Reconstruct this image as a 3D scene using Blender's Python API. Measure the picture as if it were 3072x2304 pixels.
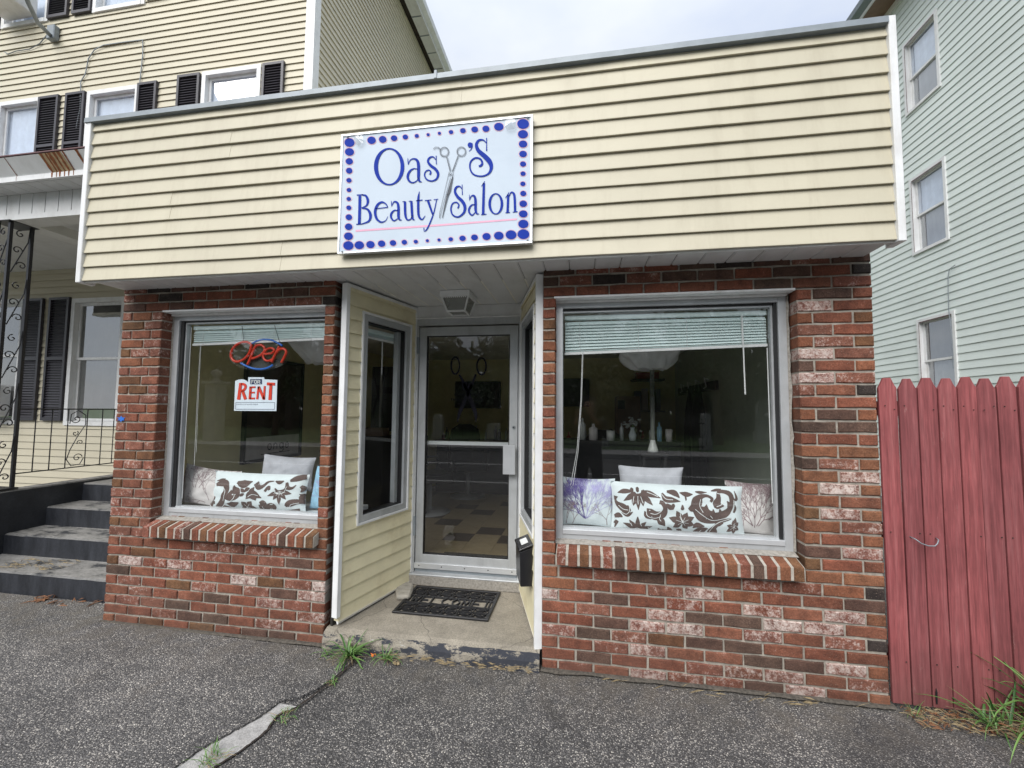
import bpy, bmesh, math, random
import numpy as np
from mathutils import Vector, Matrix, noise as mnoise
random.seed(7)
rnd = random.Random(11)
for o in list(bpy.data.objects): bpy.data.objects.remove(o, do_unlink=True)
S = bpy.context.scene
COL = S.collection

# ------------------------------------------------------------------ camera
cam_d = bpy.data.cameras.new("camera"); cam = bpy.data.objects.new("camera", cam_d); COL.objects.link(cam)
cam_d.sensor_width = 36.0; cam_d.lens = 1268.22 / 3072 * 36.0; cam_d.clip_start = 0.02; cam_d.clip_end = 900
CX, CY, CZ = 0.2438, -2.5897, 1.5347
Rr = Vector((0.98649, 0.16358, 0.00835)); Ru = Vector((0.00178, -0.06173, 0.99809)); Rf = Vector((-0.16379, 0.98460, 0.06119))
cam.matrix_world = Matrix(((Rr.x, Ru.x, -Rf.x, CX), (Rr.y, Ru.y, -Rf.y, CY), (Rr.z, Ru.z, -Rf.z, CZ), (0, 0, 0, 1)))
S.camera = cam
S.render.resolution_x = 1024; S.render.resolution_y = 768

# ------------------------------------------------------------------ world, sun, exposure
W = bpy.data.worlds.new("World"); S.world = W; W.use_nodes = True
SUN_EL, SUN_AZ = math.radians(44), math.radians(198)     # azimuth clockwise from +y (north)
def world_nodes():
    nt = W.node_tree; N = nt.nodes; L = nt.links; N.clear()
    out = N.new('ShaderNodeOutputWorld'); sky = N.new('ShaderNodeTexSky'); sky.sky_type = 'NISHITA'; sky.sun_disc = False
    sky.sun_elevation = SUN_EL; sky.sun_rotation = SUN_AZ
    bg = N.new('ShaderNodeBackground'); bg.inputs[1].default_value = 0.10; L.new(sky.outputs[0], bg.inputs[0])
    tc = N.new('ShaderNodeTexCoord')
    mp = N.new('ShaderNodeMapping'); mp.inputs['Scale'].default_value = (1.0, 1.0, 2.2); L.new(tc.outputs['Generated'], mp.inputs[0])
    no = N.new('ShaderNodeTexNoise'); no.inputs['Scale'].default_value = 2.3; no.inputs['Detail'].default_value = 5; no.inputs['Roughness'].default_value = 0.5
    L.new(mp.outputs[0], no.inputs[0])
    cr = N.new('ShaderNodeValToRGB'); cr.color_ramp.elements[0].position = 0.35; cr.color_ramp.elements[0].color = (0.70, 0.78, 0.95, 1)
    cr.color_ramp.elements[1].position = 0.62; cr.color_ramp.elements[1].color = (0.93, 0.97, 1.0, 1)
    L.new(no.outputs[0], cr.inputs[0])
    sx = N.new('ShaderNodeSeparateXYZ'); L.new(tc.outputs['Generated'], sx.inputs[0])
    pw = N.new('ShaderNodeMath'); pw.operation = 'POWER'; pw.inputs[1].default_value = 2.4; ab = N.new('ShaderNodeMath'); ab.operation = 'MAXIMUM'; ab.inputs[1].default_value = 0.0
    mr = N.new('ShaderNodeMapRange'); mr.inputs[1].default_value = 0.0; mr.inputs[2].default_value = 1.0
    mr.inputs[3].default_value = 0.52; mr.inputs[4].default_value = 0.95; L.new(sx.outputs[2], ab.inputs[0]); L.new(ab.outputs[0], pw.inputs[0]); L.new(pw.outputs[0], mr.inputs[0])
    b2 = N.new('ShaderNodeBackground'); L.new(cr.outputs[0], b2.inputs[0]); L.new(mr.outputs[0], b2.inputs[1])
    mx = N.new('ShaderNodeMixShader'); mx.inputs[0].default_value = 0.88
    L.new(bg.outputs[0], mx.inputs[1]); L.new(b2.outputs[0], mx.inputs[2]); L.new(mx.outputs[0], out.inputs[0])
world_nodes()
sun_d = bpy.data.lights.new("sun", 'SUN'); sun_d.energy = 2.4; sun_d.angle = math.radians(50); sun_d.color = (1.0, 0.97, 0.93)
sun = bpy.data.objects.new("sun", sun_d); COL.objects.link(sun)
sd = Vector((math.sin(SUN_AZ) * math.cos(SUN_EL), math.cos(SUN_AZ) * math.cos(SUN_EL), math.sin(SUN_EL)))
sun.rotation_euler = sd.to_track_quat('Z', 'Y').to_euler(); sun.location = (0, -8, 12)
S.view_settings.view_transform = 'Standard'; S.view_settings.look = 'None'; S.view_settings.exposure = 0.70; S.view_settings.gamma = 1.0
S.view_settings.use_curve_mapping = False

# ------------------------------------------------------------------ materials
def lin(r, g, b):
    f = lambda c: (c / 255 / 12.92) if c / 255 <= 0.04045 else ((c / 255 + 0.055) / 1.055) ** 2.4
    return (f(r), f(g), f(b), 1)
class NT:
    def __init__(s, name):
        s.m = bpy.data.materials.new(name); s.m.use_nodes = True; s.t = s.m.node_tree; s.N = s.t.nodes; s.L = s.t.links
        s.b = s.N['Principled BSDF']; s.tc = s.N.new('ShaderNodeTexCoord')
    def n(s, t, **k):
        x = s.N.new(t)
        for a, v in k.items(): setattr(x, a, v)
        return x
    def link(s, a, b): s.L.new(a, b)
    def mapping(s, src=None, scale=(1, 1, 1)):
        m = s.n('ShaderNodeMapping'); m.inputs['Scale'].default_value = scale; s.link(src or s.tc.outputs['Object'], m.inputs[0]); return m.outputs[0]
    def noise(s, vec, scale, detail=4, rough=0.55):
        x = s.n('ShaderNodeTexNoise'); x.inputs['Scale'].default_value = scale; x.inputs['Detail'].default_value = detail
        x.inputs['Roughness'].default_value = rough; s.link(vec, x.inputs['Vector']); return x.outputs[0]
    def ramp(s, fac, stops):
        r = s.n('ShaderNodeValToRGB'); e = r.color_ramp.elements
        while len(e) < len(stops): e.new(0.5)
        for i, (p, c) in enumerate(stops):
            e[i].position = p; e[i].color = c if len(c) == 4 else (*c, 1)
        s.link(fac, r.inputs[0]); return r.outputs[0]
    def maprange(s, v, a, b, c=0.0, d=1.0):
        m = s.n('ShaderNodeMapRange'); s.link(v, m.inputs[0])
        for i, q in enumerate((a, b, c, d)): m.inputs[i + 1].default_value = q
        return m.outputs[0]
    def math(s, op, a, b=0.5):
        m = s.n('ShaderNodeMath', operation=op)
        for i, q in enumerate((a, b)):
            if isinstance(q, (int, float)): m.inputs[i].default_value = q
            else: s.link(q, m.inputs[i])
        return m.outputs[0]
    def mix(s, fac, a, b, blend='MIX'):
        m = s.n('ShaderNodeMix', data_type='RGBA', blend_type=blend)
        for i, q in ((0, fac), (6, a), (7, b)):
            if isinstance(q, (int, float)): m.inputs[i].default_value = q
            elif isinstance(q, tuple): m.inputs[i].default_value = q if len(q) == 4 else (*q, 1)
            else: s.link(q, m.inputs[i])
        return m.outputs[2]
    def bump(s, h, strength=0.3, dist=0.005):
        b = s.n('ShaderNodeBump'); b.inputs['Strength'].default_value = strength; b.inputs['Distance'].default_value = dist
        s.link(h, b.inputs['Height']); s.link(b.outputs[0], s.b.inputs['Normal'])
    def col(s, c):
        if isinstance(c, tuple): s.b.inputs['Base Color'].default_value = c if len(c) == 4 else (*c, 1)
        else: s.link(c, s.b.inputs['Base Color'])
def plain(name, c, rough=0.6, metal=0.0, var=0.12, vscale=9.0, bump=0.0, bscale=60.0, spec=None, dirt=None, dscale=(3, 3, 3), damt=0.5):
    t = NT(name); c = c if len(c) == 4 else (*c, 1)
    no = t.noise(t.tc.outputs['Object'], vscale, 5)
    base = t.ramp(no, [(0.3, tuple(x * (1 - var) for x in c[:3])), (0.7, tuple(min(1, x * (1 + var)) for x in c[:3]))])
    if dirt:
        d = t.noise(t.mapping(scale=dscale), 1.0, 7, 0.7)
        base = t.mix(t.maprange(d, 0.5, 0.75, 0, damt), base, dirt)
    t.col(base); t.b.inputs['Roughness'].default_value = rough; t.b.inputs['Metallic'].default_value = metal
    if spec is not None: t.b.inputs['Specular IOR Level'].default_value = spec
    if bump: t.bump(t.noise(t.tc.outputs['Object'], bscale, 4), bump, 0.004)
    return t.m
M = {}
M['vinyl'] = plain('cream_vinyl_siding', (0.515, 0.478, 0.365), 0.5, var=0.07, vscale=1.6, dirt=(0.36, 0.32, 0.23), dscale=(8, 8, 0.7), damt=0.42, bump=0.06, bscale=90)
M['vinyl_dirty'] = plain('aged_cream_vinyl', (0.76, 0.70, 0.48), 0.5, var=0.07, vscale=5, dirt=(0.42, 0.33, 0.17), dscale=(4, 4, 5), damt=0.45, bump=0.1, bscale=120)
M['vinyl_house'] = plain('pale_yellow_clapboard', (0.54, 0.50, 0.385), 0.5, var=0.05, vscale=1.5, dirt=(0.52, 0.44, 0.30), dscale=(1, 1, 3), damt=0.3)
M['vinyl_grey'] = plain('pale_green_grey_clapboard', (0.67, 0.735, 0.71), 0.5, var=0.04, vscale=1.2, dirt=(0.40, 0.44, 0.41), dscale=(.8, .8, 2), damt=0.3)
M['white'] = plain('white_trim_paint', (0.74, 0.75, 0.755), 0.45, var=0.05, dirt=(0.40, 0.37, 0.32), dscale=(8, 8, 2.5), damt=0.4)
M['white_soffit'] = plain('white_soffit_metal', (0.66, 0.67, 0.67), 0.5, var=0.05, vscale=4, dirt=(0.34, 0.33, 0.30), dscale=(6, 3, 3), damt=0.4)
M['coping'] = plain('grey_coping_metal', (0.22, 0.25, 0.275), 0.45, 0.2, var=0.12, vscale=12, dirt=(0.18, 0.2, 0.21), dscale=(5, 5, 5))
M['alu'] = plain('dull_aluminium_frame', (0.48, 0.50, 0.515), 0.42, 0.35, var=0.10, vscale=7, bump=0.05, bscale=200, dirt=(0.24, 0.24, 0.24), dscale=(6, 6, 2), damt=0.5)
M['alu_bright'] = plain('bright_aluminium', (0.66, 0.68, 0.70), 0.35, 0.5, var=0.06)
M['gasket'] = plain('black_rubber', (0.012, 0.012, 0.013), 0.5, var=0.1)
M['black'] = plain('black_iron_paint', (0.014, 0.014, 0.018), 0.35, var=0.2, vscale=30)
M['shutter'] = plain('charcoal_shutter_plastic', (0.040, 0.038, 0.048), 0.4, var=0.1)
M['rubber'] = plain('black_rubber_mat', (0.010, 0.010, 0.012), 0.45, var=0.3, vscale=80, bump=0.3, bscale=300)
M['mortar'] = plain('grey_mortar', (0.34, 0.31, 0.265), 0.95, var=0.25, vscale=40, bump=0.7, bscale=220, dirt=(0.17, 0.15, 0.13), dscale=(6, 6, 6), damt=0.8)
M['caulk'] = plain('rough_cement_patch', (0.30, 0.28, 0.25), 0.95, var=0.3, vscale=60, bump=0.9, bscale=160)
M['sill_mortar'] = plain('pale_sill_mortar', (0.40, 0.37, 0.32), 0.95, var=0.2, vscale=50, bump=0.6, bscale=200)
M['tan_stain'] = plain('tan_water_stain', (0.36, 0.27, 0.15), 0.8, var=0.25, vscale=30)
M['grit'] = plain('damp_shaded_grit', (0.085, 0.075, 0.062), 0.95, var=0.45, vscale=70, bump=1, bscale=150)  # damp grit, darkened further to stand in for contact shade at walls
M['grey_ink'] = plain('grey_line_print', (0.13, 0.14, 0.16), 0.8, var=0.05, spec=0.1)
M['tar'] = plain('tar_shadow_strip', (0.02, 0.018, 0.016), 0.8)
M['wood_dark'] = plain('dark_wood', (0.06, 0.04, 0.025), 0.5)
M['wallint'] = plain('olive_yellow_wall_paint', (0.80, 0.73, 0.40), 0.8, var=0.05)
M['wallint2'] = plain('grey_green_wall_paint', (0.50, 0.56, 0.46), 0.8, var=0.05)
M['ceilint'] = plain('ceiling_paint', (0.80, 0.78, 0.70), 0.9)
M['darkplastic'] = plain('dark_plastic', (0.012, 0.012, 0.014), 0.3)
M['coat'] = plain('black_cloth', (0.008, 0.008, 0.009), 0.95, bump=0.3, bscale=30)
M['tile_light'] = plain('beige_floor_tile', (0.30, 0.235, 0.14), 0.35, var=0.12, vscale=14)
M['tile_dark'] = plain('brown_floor_tile', (0.075, 0.055, 0.04), 0.35, var=0.2, vscale=14)
M['fabric_white'] = plain('crumpled_white_cloth', (0.85, 0.85, 0.85), 0.9, bump=0.4, bscale=40)
M['grey_velvet'] = plain('grey_velvet', (0.44, 0.45, 0.49), 0.85, var=0.2, vscale=10, bump=0.3, bscale=25)
M['cloth_ice'] = plain('pale_blue_white_cloth', (0.66, 0.73, 0.75), 0.9, var=0.05, bump=0.2, bscale=40)
M['cloth_cream'] = plain('pale_cream_cloth', (0.62, 0.59, 0.58), 0.9, var=0.10, bump=0.2, bscale=40)
M['cloth_blue'] = plain('sky_blue_cloth', (0.28, 0.50, 0.66), 0.9, var=0.15, vscale=18, bump=0.2, bscale=40)
M['brown_print'] = plain('dark_brown_print', (0.105, 0.070, 0.062), 0.9, var=0.15)
M['cream_print'] = plain('cream_print_line', (0.72, 0.76, 0.76), 0.9, var=0.03)
M['purple_print'] = plain('violet_print', (0.12, 0.09, 0.30), 0.9)
M['lilac_print'] = plain('lilac_print', (0.42, 0.40, 0.66), 0.9)
M['mauve_print'] = plain('mauve_print', (0.24, 0.17, 0.18), 0.9)
M['ink'] = plain('black_ink', (0.012, 0.012, 0.016), 0.9, var=0.05, spec=0.0)
M['sign_face'] = plain('pale_blue_sign_panel', (0.55, 0.63, 0.72), 0.6, spec=0.2, var=0.03, vscale=4, dirt=(0.42, 0.51, 0.62), dscale=(2, 2, 6), damt=0.3)
M['sign_blue'] = plain('royal_blue_lettering', (0.014, 0.040, 0.33), 0.7, var=0.08, spec=0.12)
M['sign_pink'] = plain('faded_pink_print', (0.72, 0.36, 0.50), 0.5, var=0.05)
M['neon_red'] = plain('red_neon_tube_unlit', (0.62, 0.045, 0.02), 0.25, var=0.08)
M['neon_blue'] = plain('blue_neon_tube_unlit', (0.03, 0.16, 0.60), 0.25, var=0.08)
M['sign_red'] = plain('red_sign_print', (0.72, 0.05, 0.02), 0.5, var=0.03)
M['sign_navy'] = plain('navy_sign_print', (0.015, 0.03, 0.10), 0.5, var=0.03)
M['sign_white'] = plain('white_sign_card', (0.72, 0.80, 0.88), 0.5, var=0.02)
M['blind'] = plain('pale_aqua_blind_slat', (0.72, 0.84, 0.84), 0.5, var=0.05)
M['curtain'] = plain('sky_reflection_curtain', (0.74, 0.82, 0.93), 0.9, var=0.08)  # pale blue puts the sky's reflection in house panes into the curtain colour
M['curtain_dark'] = plain('dim_curtain', (0.17, 0.17, 0.16), 0.9, var=0.2, vscale=3)
M['curtain_mid'] = plain('grey_window_screen', (0.36, 0.38, 0.40), 0.9, var=0.15, vscale=3)
M['rust'] = plain('rust_streak', (0.20, 0.065, 0.02), 0.8, var=0.4, vscale=40)
M['dirtgap'] = plain('rotten_dark_timber', (0.03, 0.022, 0.018), 0.95, var=0.5, vscale=20, bump=1, bscale=30)
M['maroon'] = plain('dark_maroon_frame', (0.13, 0.06, 0.065), 0.6)
M['porcelain'] = plain('white_ceramic', (0.6, 0.62, 0.6), 0.3)
M['brownbox'] = plain('brown_cabinet', (0.20, 0.13, 0.09), 0.6)
M['redbox'] = plain('red_cardboard', (0.35, 0.04, 0.02), 0.6)
M['skin'] = plain('skin', (0.40, 0.23, 0.16), 0.55)
M['hair'] = plain('dark_hair', (0.02, 0.014, 0.01), 0.5)
M['leaf_orange'] = plain('orange_leaf', (0.62, 0.16, 0.02), 0.7)
M['leaf_brown'] = plain('brown_dead_leaf', (0.16, 0.07, 0.03), 0.8, var=0.4)
M['straw'] = plain('dry_straw', (0.27, 0.21, 0.12), 0.9, var=0.5, vscale=60)
M['sticker'] = plain('white_paper_sticker', (0.72, 0.74, 0.74), 0.6)
M['rock'] = plain('broken_concrete', (0.33, 0.31, 0.27), 0.95, var=0.25, vscale=20, bump=1, bscale=60)

def mat_brick():
    t = NT('rough_faced_brick')
    oi = t.n('ShaderNodeObjectInfo')
    off = t.n('ShaderNodeVectorMath', operation='SCALE'); t.link(oi.outputs['Random'], off.inputs[3]); off.inputs[0].default_value = (91, 57, 73)
    v = t.n('ShaderNodeVectorMath', operation='ADD'); t.link(t.tc.outputs['Object'], v.inputs[0]); t.link(off.outputs[0], v.inputs[1]); v = v.outputs[0]
    col = oi.outputs['Color']; al = oi.outputs['Alpha']
    big = t.noise(v, 14, 4, 0.6); fine = t.noise(v, 120, 5, 0.7); mid = t.noise(v, 45, 5, 0.65)
    c1 = t.mix(1.0, col, t.ramp(big, [(0.3, (0.62, 0.60, 0.60)), (0.7, (1.25, 1.2, 1.15))]), 'MULTIPLY')
    c1 = t.mix(1.0, c1, t.ramp(fine, [(0.35, (0.62, 0.62, 0.62)), (0.6, (1.12, 1.12, 1.12))]), 'MULTIPLY')
    # whitewash left in patches; alpha says how much
    patch = t.math('ADD', t.math('MULTIPLY', big, 0.35), t.math('MULTIPLY', mid, 0.50))
    patch = t.math('ADD', patch, t.math('MULTIPLY', fine, 0.40))
    thr = t.math('SUBTRACT', 0.815, t.math('MULTIPLY', al, 0.30))
    msk = t.maprange(t.math('SUBTRACT', patch, thr), 0.0, 0.17, 0, 0.85)
    c2 = t.mix(msk, c1, (0.65, 0.575, 0.53))
    # pale grit everywhere
    grit = t.maprange(t.noise(v, 260, 2, 0.5), 0.66, 0.72, 0, 0.5)
    c2 = t.mix(grit, c2, (0.50, 0.38, 0.30))
    # damp splash marks and soot shared by neighbouring bricks
    ge = t.n('ShaderNodeNewGeometry'); sp = t.n('ShaderNodeSeparateXYZ'); t.link(ge.outputs['Position'], sp.inputs[0])
    wn = t.noise(ge.outputs['Position'], 3.2, 6, 0.65)
    spl = t.math('MULTIPLY', t.maprange(sp.outputs[2], 0.02, 0.34, 1, 0), t.maprange(wn, 0.35, 0.65, 0.1, 0.9))
    c2 = t.mix(t.math('MULTIPLY', spl, 0.55), c2, (0.075, 0.055, 0.045))
    c2 = t.mix(1.0, c2, t.ramp(wn, [(0.3, (0.80, 0.80, 0.80)), (0.7, (1.12, 1.1, 1.08))]), 'MULTIPLY')
    t.col(c2); t.b.inputs['Roughness'].default_value = 0.92; t.b.inputs['Specular IOR Level'].default_value = 0.3
    t.bump(t.math('ADD', mid, t.math('MULTIPLY', fine, 0.6)), 0.75, 0.005)
    return t.m
M['brick'] = mat_brick()
def mat_asphalt(name, tint=1.0, seed=0):
    t = NT(name); o = t.mapping(t.tc.outputs['Object'], (1, 1, 1))
    vo = t.n('ShaderNodeTexVoronoi'); vo.inputs['Scale'].default_value = 150; t.link(o, vo.inputs['Vector'])
    sep = t.n('ShaderNodeSeparateColor'); t.link(vo.outputs['Color'], sep.inputs[0])
    stone = t.ramp(sep.outputs[0], [(0.0, (0.045, 0.044, 0.046)), (0.5, (0.10, 0.098, 0.098)), (0.78, (0.19, 0.18, 0.17)), (0.97, (0.36, 0.34, 0.31)), (1.0, (0.5, 0.48, 0.44))])
    gap = t.maprange(vo.outputs['Distance'], 0.30, 0.62, 0, 1)
    c = t.mix(gap, stone, (0.035, 0.034, 0.034))
    lo = t.noise(o, 1.1, 7, 0.7); lo2 = t.noise(o, 9, 4, 0.6)
    c = t.mix(1.0, c, t.ramp(lo, [(0.3, (0.66 * tint, 0.66 * tint, 0.67 * tint)), (0.7, (1.34 * tint, 1.33 * tint, 1.32 * tint))]), 'MULTIPLY')
    c = t.mix(1.0, c, t.ramp(lo2, [(0.3, (0.82, 0.82, 0.82)), (0.7, (1.15, 1.14, 1.12))]), 'MULTIPLY')
    st = t.maprange(t.noise(o, 2.3, 5, 0.7), 0.58, 0.75, 0, 0.35)
    c = t.mix(st, c, (0.12, 0.09, 0.06))
    wv = t.n('ShaderNodeTexVoronoi', feature='DISTANCE_TO_EDGE'); wv.inputs['Scale'].default_value = 0.8
    nn = t.n('ShaderNodeTexNoise'); nn.inputs['Scale'].default_value = 3.5; nn.inputs['Detail'].default_value = 6; t.link(o, nn.inputs[0])
    sc = t.n('ShaderNodeVectorMath', operation='SCALE'); t.link(nn.outputs['Color'], sc.inputs[0]); sc.inputs[3].default_value = 0.45
    ad = t.n('ShaderNodeVectorMath', operation='ADD'); t.link(o, ad.inputs[0]); t.link(sc.outputs[0], ad.inputs[1]); t.link(ad.outputs[0], wv.inputs['Vector'])
    c = t.mix(t.math('MULTIPLY', t.maprange(wv.outputs['Distance'], 0.0, 0.006, 0.5, 0), t.maprange(lo, 0.42, 0.55, 0, 1)), c, (0.02, 0.019, 0.018))
    oil = t.maprange(t.noise(o, 0.9, 3, 0.5), 0.64, 0.70, 0, 0.45)
    c = t.mix(oil, c, (0.03, 0.029, 0.03))
    spx = t.n('ShaderNodeSeparateXYZ'); t.link(o, spx.inputs[0])
    gr = t.math('MULTIPLY', t.maprange(spx.outputs[1], -0.45, -0.03, 0, 0.75), t.maprange(t.noise(o, 7, 6, 0.7), 0.40, 0.62, 0, 1))
    c = t.mix(gr, c, (0.13, 0.115, 0.095))
    t.col(c); t.b.inputs['Roughness'].default_value = 0.85
    t.bump(t.math('SUBTRACT', 1.0, vo.outputs['Distance']), 0.9, 0.006)
    return t.m
M['asphalt'] = mat_asphalt('coarse_worn_asphalt', 1.55); M['asphalt2'] = mat_asphalt('coarse_worn_asphalt_left', 1.85)
M['road'] = plain('road_asphalt', (0.06, 0.06, 0.062), 0.85, var=0.2, vscale=3)
def mat_concrete(name, c, edge=False):
    t = NT(name); o = t.tc.outputs['Object']
    n1 = t.noise(o, 5, 6, 0.65); n2 = t.noise(o, 130, 3, 0.6); n3 = t.noise(o, 420, 2, 0.5)
    a = t.ramp(n1, [(0.3, tuple(x * 0.72 for x in c)), (0.7, tuple(x * 1.18 for x in c))])
    a = t.mix(1.0, a, t.ramp(n2, [(0.35, (0.75, 0.75, 0.75)), (0.65, (1.15, 1.15, 1.15))]), 'MULTIPLY')
    a = t.mix(t.maprange(n3, 0.62, 0.7, 0, 0.5), a, (0.05, 0.05, 0.05))
    # hairline cracks
    wv = t.n('ShaderNodeTexVoronoi', feature='DISTANCE_TO_EDGE'); wv.inputs['Scale'].default_value = 1.7
    mx = t.n('ShaderNodeVectorMath', operation='ADD'); nn = t.n('ShaderNodeTexNoise'); nn.inputs['Scale'].default_value = 6; t.link(o, nn.inputs[0])
    sc = t.n('ShaderNodeVectorMath', operation='SCALE'); t.link(nn.outputs['Color'], sc.inputs[0]); sc.inputs[3].default_value = 0.16
    t.link(o, mx.inputs[0]); t.link(sc.outputs[0], mx.inputs[1]); t.link(mx.outputs[0], wv.inputs['Vector'])
    crk = t.maprange(wv.outputs['Distance'], 0.0, 0.008, 0.6, 0)
    a = t.mix(crk, a, (0.04, 0.035, 0.03))
    if edge:
        g = t.n('ShaderNodeNewGeometry'); sp = t.n('ShaderNodeSeparateXYZ'); t.link(g.outputs['Normal'], sp.inputs[0])
        side = t.maprange(t.math('ABSOLUTE', sp.outputs[2]), 0.5, 0.85, 1, 0)
        pn = t.noise(t.mapping(scale=(9, 9, 22)), 1.0, 7, 0.75); spx = t.n('ShaderNodeSeparateXYZ'); t.link(o, spx.inputs[0])
        pn = t.math('ADD', pn, t.maprange(spx.outputs[0], -0.95, -0.25, 0.0, 0.075))
        a = t.mix(t.math('MULTIPLY', side, t.maprange(pn, 0.51, 0.55, 0, 0.92)), a, (0.018, 0.024, 0.04))
        a = t.mix(t.math('MULTIPLY', side, t.maprange(pn, 0.40, 0.33, 0, 0.8)), a, (0.60, 0.60, 0.58))
    t.col(a); t.b.inputs['Roughness'].default_value = 0.92; t.bump(t.math('ADD', n2, n3), 0.5, 0.003)
    return t.m
M['concrete'] = mat_concrete('weathered_concrete', (0.30, 0.27, 0.22), True)
M['concrete_pale'] = mat_concrete('pale_granite_strip', (0.44, 0.43, 0.42))
def mat_step():
    t = NT('worn_painted_step'); o = t.tc.outputs['Object']
    g = t.n('ShaderNodeNewGeometry'); sp = t.n('ShaderNodeSeparateXYZ'); t.link(g.outputs['Normal'], sp.inputs[0])
    up = t.maprange(sp.outputs[2], 0.5, 0.9, 0, 1)
    n1 = t.noise(t.mapping(scale=(4, 9, 4)), 1.0, 7, 0.72); n2 = t.noise(o, 60, 4)
    worn = t.ramp(n1, [(0.38, (0.040, 0.042, 0.046)), (0.47, (0.20, 0.195, 0.185)), (0.7, (0.32, 0.31, 0.30))])
    face = t.ramp(t.noise(t.mapping(scale=(14, 4, 3)), 1.0, 5), [(0.35, (0.010, 0.012, 0.017)), (0.75, (0.034, 0.038, 0.048))])
    c = t.mix(up, face, worn); c = t.mix(1.0, c, t.ramp(n2, [(0.3, (0.8, 0.8, 0.8)), (0.7, (1.15, 1.15, 1.15))]), 'MULTIPLY')
    t.col(c); t.b.inputs['Roughness'].default_value = 0.65; t.bump(n2, 0.3, 0.004); return t.m
M['step'] = mat_step()
def mat_fence():
    t = NT('red_stained_fence_wood'); oi = t.n('ShaderNodeObjectInfo')
    g = t.noise(t.mapping(scale=(38, 38, 1.6)), 1.0, 6, 0.65); f = t.noise(t.mapping(scale=(140, 140, 9)), 1.0, 4); b = t.noise(t.tc.outputs['Object'], 2.2, 4)
    c = t.ramp(g, [(0.25, (0.15, 0.036, 0.038)), (0.5, (0.27, 0.070, 0.073)), (0.8, (0.38, 0.135, 0.135))])
    c = t.mix(1.0, c, t.ramp(f, [(0.3, (0.75, 0.75, 0.75)), (0.7, (1.15, 1.15, 1.15))]), 'MULTIPLY')
    c = t.mix(1.0, c, t.ramp(b, [(0.3, (0.78, 0.76, 0.78)), (0.7, (1.15, 1.15, 1.15))]), 'MULTIPLY')
    c = t.mix(1.0, c, t.ramp(oi.outputs['Random'], [(0, (0.82, 0.83, 0.84)), (1, (1.04, 1.02, 1.0))]), 'MULTIPLY')
    pe = t.noise(t.mapping(scale=(30, 30, 6)), 1.0, 7, 0.75)
    c = t.mix(t.maprange(pe, 0.62, 0.70, 0, 0.55), c, (0.36, 0.22, 0.20)); c = t.mix(t.maprange(pe, 0.36, 0.30, 0, 0.5), c, (0.07, 0.02, 0.022))
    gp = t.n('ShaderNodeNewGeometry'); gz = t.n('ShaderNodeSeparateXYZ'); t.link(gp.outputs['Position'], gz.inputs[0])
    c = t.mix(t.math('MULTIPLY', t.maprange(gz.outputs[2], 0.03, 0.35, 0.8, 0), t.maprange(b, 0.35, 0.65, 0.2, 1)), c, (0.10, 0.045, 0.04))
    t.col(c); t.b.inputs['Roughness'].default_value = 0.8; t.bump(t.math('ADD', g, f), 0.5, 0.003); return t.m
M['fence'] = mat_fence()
def mat_glass(name, tint=(0.97, 0.985, 0.98), ior=1.6, smear=0.005):
    m = bpy.data.materials.new(name); m.use_nodes = True; nt = m.node_tree; N = nt.nodes; L = nt.links; N.clear()
    o = N.new('ShaderNodeOutputMaterial'); tr = N.new('ShaderNodeBsdfTransparent'); gl = N.new('ShaderNodeBsdfGlossy'); mx = N.new('ShaderNodeMixShader')
    tr.inputs[0].default_value = (*tint, 1); gl.inputs['Roughness'].default_value = 0.012
    ge = N.new('ShaderNodeNewGeometry'); dt = N.new('ShaderNodeVectorMath'); dt.operation = 'DOT_PRODUCT'; L.new(ge.outputs['Normal'], dt.inputs[0]); L.new(ge.outputs['Incoming'], dt.inputs[1])
    def mth(op, a, b):
        q = N.new('ShaderNodeMath'); q.operation = op
        for i, v in enumerate((a, b)):
            if isinstance(v, (int, float)): q.inputs[i].default_value = v
            else: L.new(v, q.inputs[i])
        return q.outputs[0]
    F0 = 1.8 * ((ior - 1) / (ior + 1)) ** 2          # two faces of a thin pane
    sch = mth('ADD', mth('MULTIPLY', mth('POWER', mth('SUBTRACT', 1.0, mth('ABSOLUTE', dt.outputs['Value'], 0)), 5.0), 1 - F0), F0)
    df = N.new('ShaderNodeBsdfDiffuse'); df.inputs[0].default_value = (0.5, 0.52, 0.5, 1); m2 = N.new('ShaderNodeMixShader')
    tc = N.new('ShaderNodeTexCoord'); no = N.new('ShaderNodeTexNoise'); no.inputs['Scale'].default_value = 3.5; no.inputs['Detail'].default_value = 7
    mr = N.new('ShaderNodeMapRange'); mr.inputs[1].default_value = 0.4; mr.inputs[2].default_value = 0.8; mr.inputs[3].default_value = smear * 0.3; mr.inputs[4].default_value = smear * 2
    L.new(tc.outputs['Object'], no.inputs[0]); L.new(no.outputs[0], mr.inputs[0]); L.new(mr.outputs[0], m2.inputs[0])
    L.new(sch, mx.inputs[0]); L.new(tr.outputs[0], mx.inputs[1]); L.new(gl.outputs[0], mx.inputs[2])
    L.new(mx.outputs[0], m2.inputs[1]); L.new(df.outputs[0], m2.inputs[2]); L.new(m2.outputs[0], o.inputs[0]); return m
M['glass'] = mat_glass('window_glass'); M['glass_house'] = mat_glass('house_window_glass', (0.95, 0.97, 1.0), 2.5, 0.004)
M['glass_clear'] = mat_glass('clear_plastic_sheet', (0.9, 0.9, 0.9), 1.5, 0.12)
M['glass_lamp'] = mat_glass('ribbed_lamp_glass', (0.45, 0.45, 0.40), 1.5, 0.25)
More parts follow.
